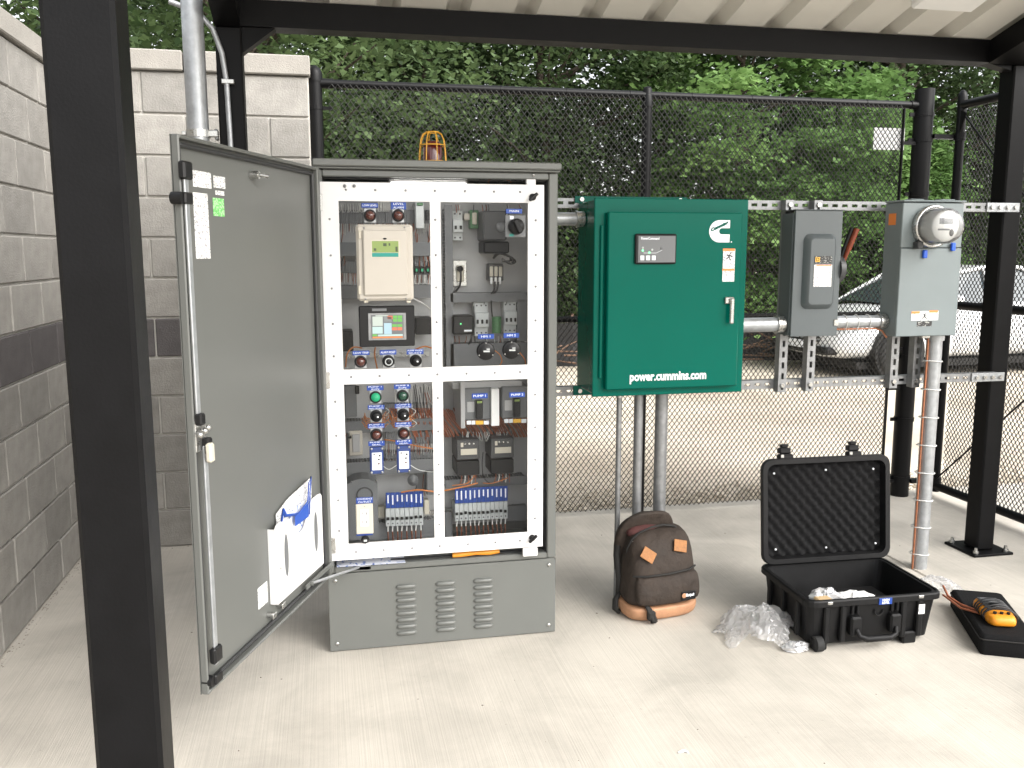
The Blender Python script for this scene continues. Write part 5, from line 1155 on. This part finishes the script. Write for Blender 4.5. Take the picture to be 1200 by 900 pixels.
MB().bev(-.125,-.09,-.005,.006,.325,.334,.003).build('zipper_pull', M['zinc'], bp, False)
MB().tube([(.15,-.03,.215),(.165,.0,.19),(.168,.01,.10)],.004,5).build('side_cord', M['pack_dark'], bp, False)

# ------------------------------------------------------------------ hard equipment case
hcx, hcy = 2.115, -.185
ca = thing('equipment_case', 'open black hard plastic equipment case with foam-lined lid', 'case', (hcx,hcy,0), None, R(-2), local=True)
w, d, h, t = .280, .205, .205, .010
def tray(w,d,z0,z1,t,taper=.02):
    def ring(ww,dd,z,r=.035): return [(x,y,z) for x,y in rrect(-ww,ww,-dd,dd,r,4)]
    a0,a1,b1,b0 = ring(w-taper,d-taper,z0),ring(w,d,z1),ring(w-t,d-t,z1),ring(w-taper-t,d-taper-t,z0+t); n = len(a0)
    b = MB(); b.add(a0+a1,[(i,(i+1)%n,n+(i+1)%n,n+i) for i in range(n)],False); b.add(a1+b1,[(i,(i+1)%n,n+(i+1)%n,n+i) for i in range(n)]); b.add(b1+b0,[(i,(i+1)%n,n+(i+1)%n,n+i) for i in range(n)]); b.add(b0,[tuple(range(n))]); b.add(a0,[tuple(range(n))[::-1]]); return b
bs = tray(w,d,.018,h,t).build('tray', M['case_black'], ca, False)
b = MB(); r0 = rrect(-w-.014,w+.014,-d-.014,d+.014,.045,4); r1 = rrect(-w-.001,w+.001,-d-.001,d+.001,.036,4); n = len(r0)
vs = [(x,y,h-.022) for x,y in r0]+[(x,y,h-.002) for x,y in r0]+[(x,y,h+.004) for x,y in [(a_*.985,c_*.985) for a_,c_ in r0]]+[(x,y,h+.004) for x,y in r1]+[(x,y,h-.02) for x,y in r1]
b.add(vs,[(k*n+i,k*n+(i+1)%n,(k+1)*n+(i+1)%n,(k+1)*n+i) for k in range(4) for i in range(n)]+[(4*n+i,4*n+(i+1)%n,(i+1)%n,i) for i in range(n)]); b.build('rim', M['case_black'], bs, False)
for x in (-.205,-.135,.125,.195): MB().bev(x-.012,x+.012,-d-.010,-d+.016,.03,h-.024,.005).build('front_rib', M['case_black'], bs, False)
for y in (-.12,.0,.12):
    for s in (-1,1): MB().bev(s*w-.010,s*w+.008,y-.012,y+.012,.035,h-.024,.004).build('side_rib', M['case_black'], bs, False)
for x in (-.085,.085):
    MB().bev(x-.024,x+.024,-d-.022,-d+.012,.055,.135,.007).build('handle_mount', M['case_black'], bs, False)
    MB().bev(x-.016,x-.006,-d-.008,-d+.012,.14,.18,.003).bev(x+.006,x+.016,-d-.008,-d+.012,.14,.18,.003).build('latch_seat', M['case_black'], bs, False)
MB().tube([(-.085,-d-.020,.085),(-.078,-d-.034,.062),(-.05,-d-.040,.052),(.05,-d-.040,.052),(.078,-d-.034,.062),(.085,-d-.020,.085)],[.009,.010,.013,.013,.010,.009],8).build('carry_handle', M['case_black'], bs, False)
for x in (-.225,.16): 
    b = MB().bev(x-.030,x+.030,-d-.004,-d+.03,0,.05,.006); b.build('foot', M['case_black'], bs, False)
MB().cyl((-.250,-d-.002,.030),(-.222,-d-.002,.030),.030,n=18).build('wheel', M['rubber'], bs, False)
for x in (-.20,.19): MB().bev(x-.011,x+.011,-d-.018,-d-.0145,h-.012,h+.000,.002).build('latch_pin', M['zinc'], bs, False)
tgx = .035; tl_ = MB().bev(tgx-.028,tgx+.028,-d-.0175,-d-.0143,h-.026,h+.000,.0006).build('name_tag', M['label_blue'], bs, False)
for i,l in enumerate(('HIGH','LEVEL')): text(l,.0125,M['label_white'],tl_,(tgx,-d-.0182,h-.0075-i*.011),bold=.0004,world=False)
MB().bev(.185,.212,-d-.0115,-d-.0103,.125,.165,.0005).build('paper_label', M['print'], bs, False)
MB().tube([(tgx-.016+.018*math.cos(a_),-d+.001,.145+.018*math.sin(a_)) for a_ in (R(k) for k in range(150,400,25))],.003,5).build('lock_ring', M['case_black'], bs, False)
MB().bev(-w+.013,-w+.050,-.17,.15,.13,.185,.012).build('side_foam', M['foam'], ca, False)
# lid, standing a little past upright
LR = R(6)
ld = tray(w+.006,.215,.0,.055,.009,.008); lid = bpy.data.objects.new('tmp',None)
lidm = Matrix.Translation((.005,d+.045,h+.235)) @ Matrix.Rotation(-LR,4,'X') @ Matrix.Rotation(R(90),4,'X')
lid = ld.xf(lidm).build('lid', M['case_black'], ca, False)
b = MB(); r0 = rrect(-w-.020,w+.020,-.229,.229,.045,4); r1 = rrect(-w+.004,w-.004,-.205,.205,.034,4); n = len(r0)
vs = [(x,y,.040) for x,y in r0]+[(x,y,.056) for x,y in r0]+[(x,y,.060) for x,y in [(a_*.985,c_*.985) for a_,c_ in r0]]+[(x,y,.060) for x,y in r1]+[(x,y,.045) for x,y in r1]
b.add(vs,[(k*n+i,k*n+(i+1)%n,(k+1)*n+(i+1)%n,(k+1)*n+i) for k in range(4) for i in range(n)]+[(4*n+i,4*n+(i+1)%n,(i+1)%n,i) for i in range(n)]); b.xf(lidm).build('lid_rim', M['case_black'], lid, False)
nx, ny = 73, 57; b = MB(); vs = []
for j in range(ny):
    for i in range(nx):
        x = -w+.010+(2*w-.020)*i/(nx-1); y = -.198+.396*j/(ny-1); hh = .026+.013*math.sin(i*math.pi/4)*math.sin(j*math.pi/4+(i*math.pi/16)); vs.append((x,y,hh))
b.add(vs,[(j*nx+i,j*nx+i+1,(j+1)*nx+i+1,(j+1)*nx+i) for j in range(ny-1) for i in range(nx-1)],True); b.xf(lidm).build('egg_crate_foam', M['foam'], lid, False)
for x,y in ((-.24,.165),(0.0,.17),(.225,.165),(-.235,-.165),(0,-.17),(.235,-.165)): MB().ball((x,y,.046),.005,.005,.004,8,5).xf(lidm).build('rivet', M['label_white'], lid, False)
for x in (-.185,.135):
    MB().bev(x-.034,x+.034,.218,.246,.022,.054,.006).bev(x-.026,x+.026,.247,.272,.012,.044,.005).bev(x-.016,x+.016,.273,.288,.016,.040,.004).xf(lidm).build('latch', M['case_black'], lid, False)
    MB().bev(x-.028,x-.014,.232,.246,.0545,.058,.002).xf(lidm).build('latch_pin', M['zinc'], lid, False)
for x in (-.16,.14): MB().bev(x-.075,x+.075,d+.004,d+.036,h-.03,h+.012,.006).build('hinge', M['case_black'], ca, False)
# contents of the case
def crumple(name, c, rx, ry, rz, m, label, cat, seed, n=26, mm=16, amp=.35, freq=1.0, group=None):
    rg = np.random.default_rng(seed); ph = rg.uniform(0,6.28,(8,)); fr = rg.normal(0,2.2*freq,(8,3)); b = MB(); vs = []
    for i in range(mm+1):
        th = math.pi*i/mm
        for k in range(n):
            p2 = 2*math.pi*k/n; u_ = np.array((math.sin(th)*math.cos(p2), math.sin(th)*math.sin(p2), math.cos(th)))
            g_ = 1+amp*sum(abs(math.sin(float(fr[q]@u_)+ph[q]))-.6 for q in range(8))/4+rg.normal(0,amp*.05)
            v_ = u_*g_; z_ = v_[2]*rz+rz*.75; vs.append((c[0]+v_[0]*rx, c[1]+v_[1]*ry, c[2]+max(.002,z_)))
    b.add(vs,[(i*n+k,(i+1)*n+k,(i+1)*n+(k+1)%n,i*n+(k+1)%n) for i in range(mm) for k in range(n)],False); o = b.build(name, M[m]); return tag(o, label, cat, group)
crumple('silver_pouch',(1.985,-.25,.105),.070,.055,.048,'silver_bag','crumpled silver and black pouch on top inside the equipment case','pouch',21,22,14,.5,1.6)
crumple('white_bag',(2.105,-.25,.105),.085,.055,.038,'white_plastic','crumpled white plastic bag inside the equipment case','bag',22,22,14,.5,1.4)
b = MB().bev(1.89,2.34,-.33,-.03,.03,.100,.01); tag(b.build('foam_block', M['foam']), 'dark foam block filling the bottom of the equipment case', 'foam')
b = MB().bev(1.89,1.955,-.355,-.30,.178,.192,.006); tag(b.build('cardboard_tab', M['cardboard']), 'tan cardboard tab at the front corner inside the equipment case', 'cardboard')
# ------------------------------------------------------------------ plastic bags
def film(name, c, rot, label, seed, sx, sy, hz, grid=30):
    rg = np.random.default_rng(seed); fr = rg.normal(0,13,(10,2)); ph = rg.uniform(0,6.28,10); b = MB(); vs = []
    for j in range(grid+1):
        for i in range(grid+1):
            u_, v_ = i/grid*2-1, j/grid*2-1
            e_ = max(0, 1-(u_*u_+v_*v_)*.62)
            z_ = hz*e_*(.45+.55*sum(abs(math.sin(float(fr[q]@np.array((u_,v_))*.35)+ph[q])) for q in range(10))/10*1.5)
            jx, jy = rg.normal(0,.003,2)
            wob = 1+.22*math.sin(3*math.atan2(v_,u_)+ph[0])+.12*math.sin(5*math.atan2(v_,u_)+ph[1])
            vs.append((u_*sx*wob+jx, v_*sy*wob+jy, .003+z_+abs(rg.normal(0,.003))*(1 if e_ > .05 else .4)))
    g1 = grid+1; b.add(vs,[(j*g1+i,j*g1+i+1,(j+1)*g1+i+1,(j+1)*g1+i) for j in range(grid) for i in range(grid)],False)
    b.xf(Matrix.Translation(c) @ Matrix.Rotation(R(rot),4,'Z')); o = b.build(name, M['bag_film']); return tag(o, label, 'plastic bag', 'clear plastic bags')
film('plastic_bag',(1.715,-.205,0),-35,'crumpled clear plastic bag on the slab between backpack and case',31,.135,.105,.125)
film('plastic_bag',(1.66,-.16,0),20,'flat loose fold of clear film left of the crumpled bag, beside the backpack',33,.12,.07,.035)
film('plastic_bag',(2.70,.02,0),-10,'crumpled clear plastic bag behind the black foam pad',32,.11,.07,.085)
crumple('wrapped_part',(1.795,-.36,0),.050,.035,.018,'silver_bag','small crumpled silver wrapper on the slab at the case wheel','wrapper',41,20,12,.5,1.5)
# ------------------------------------------------------------------ foam pad and multimeter
a0 = Vector((2.470,-.545)); ang_ = math.atan2(.49,.235); L1, W1, H1 = .50, .205, .082
fp = thing('foam_pad', 'thick black padded pouch lying on the slab under the multimeter', 'pouch', (a0.x,a0.y,0), None, ang_-R(90), local=True)
b = MB(); rr_ = rrect(0,W1,0,L1,.018,4); n = len(rr_)
def inset(p, k): cx_, cy_ = W1/2, L1/2; return [(cx_+(x-cx_)*(1-k/W1*2), cy_+(y-cy_)*(1-k/L1*2)) for x,y in p]
secs = [(0,.004),(.006,0),(H1-.014,0),(H1-.004,.004),(H1,.014)]
vs = [(x,y,z) for z,k in secs for x,y in inset(rr_,k)]
b.add(vs,[(i*n+k,i*n+(k+1)%n,(i+1)*n+(k+1)%n,(i+1)*n+k) for i in range(4) for k in range(n)],True); b.add(vs[4*n:],[tuple(range(n))]); b.add(vs[:n],[tuple(range(n))[::-1]]); pad = b.build('pad', M['pouch'], fp, False)
MB().tube([(x,y,H1*.78) for x,y in rrect(-.002,W1+.002,-.002,L1+.002,.02,4)],.003,5,False).build('seam', M['pack_dark'], pad, False)
mm_ = A(1165,718,Z=H1+.02)
mu = thing('multimeter', 'orange handheld multimeter with its leads wrapped round it, on the pouch', 'multimeter', (mm_.x,mm_.y,H1+.001), None, R(-20), local=True); mu.scale = (1.15,1.15,1.15)
sub(loft([(0,.044,.092,0,0,0),(.008,.048,.096,0,0,0),(.028,.047,.095,0,0,0),(.040,.040,.088,0,0,0)],n=32,ex=5).build('holster', M['orange_pl'], mu, False))
MB().bev(-.034,.034,-.030,.078,.0385,.0425,.004).build('face', M['dark_pl'], mu, False); MB().bev(-.026,.026,.035,.070,.0428,.0436,.0004).build('display', M['galv_dull'], mu, False)
MB().lathe([(.018,.0426),(.018,.050),(.001,.051)],(0,-.002,0),n=18).build('dial', M['black_pl'], mu, False)
for x in (-.022,0,.022): MB().cyl((x,-.062,.038),(x,-.062,.0445),.006,n=10).build('jack', M['black_pl'], mu, False)
b = MB()
for k in range(6):
    y = -.055+k*.019; tl = random.uniform(-.014,.014)
    b.tube([(.053*math.cos(a_), y+tl*math.cos(a_), .021+.030*math.sin(a_)+.002) for a_ in (i*math.pi/9 for i in range(19))], .0028, 5, False)
b.build('wrapped_leads', M['black_wire'], mu, False)['kind'] = 'stuff'
b = MB().tube([(mm_.x-.03,mm_.y+.03,H1+.012),(mm_.x-.05,mm_.y+.13,H1+.006),(mm_.x-.04,mm_.y+.22,H1+.006),(mm_.x+.02,mm_.y+.33,H1+.006)],.0055,6).tube([(mm_.x-.04,mm_.y+.02,H1+.010),(mm_.x-.075,mm_.y+.10,H1+.006),(mm_.x-.05,mm_.y+.24,H1+.006)],.0045,6)
tag(b.build('test_leads', M['copper_wire']), 'brown test leads trailing from the multimeter across the black pouch', 'leads')
b = MB(); c_ = A(795,883,Z=0)
for k in range(3): b.tube([(c_.x+k*.006,c_.y,.003),(c_.x+.015+k*.004,c_.y+.004,.006),(c_.x+.03,c_.y-.004*k,.003)],.0025,4)
tag(b.build('paper_scrap', M['label_white']), 'tiny white scrap lying on bare concrete in front of the backpack', 'scrap')
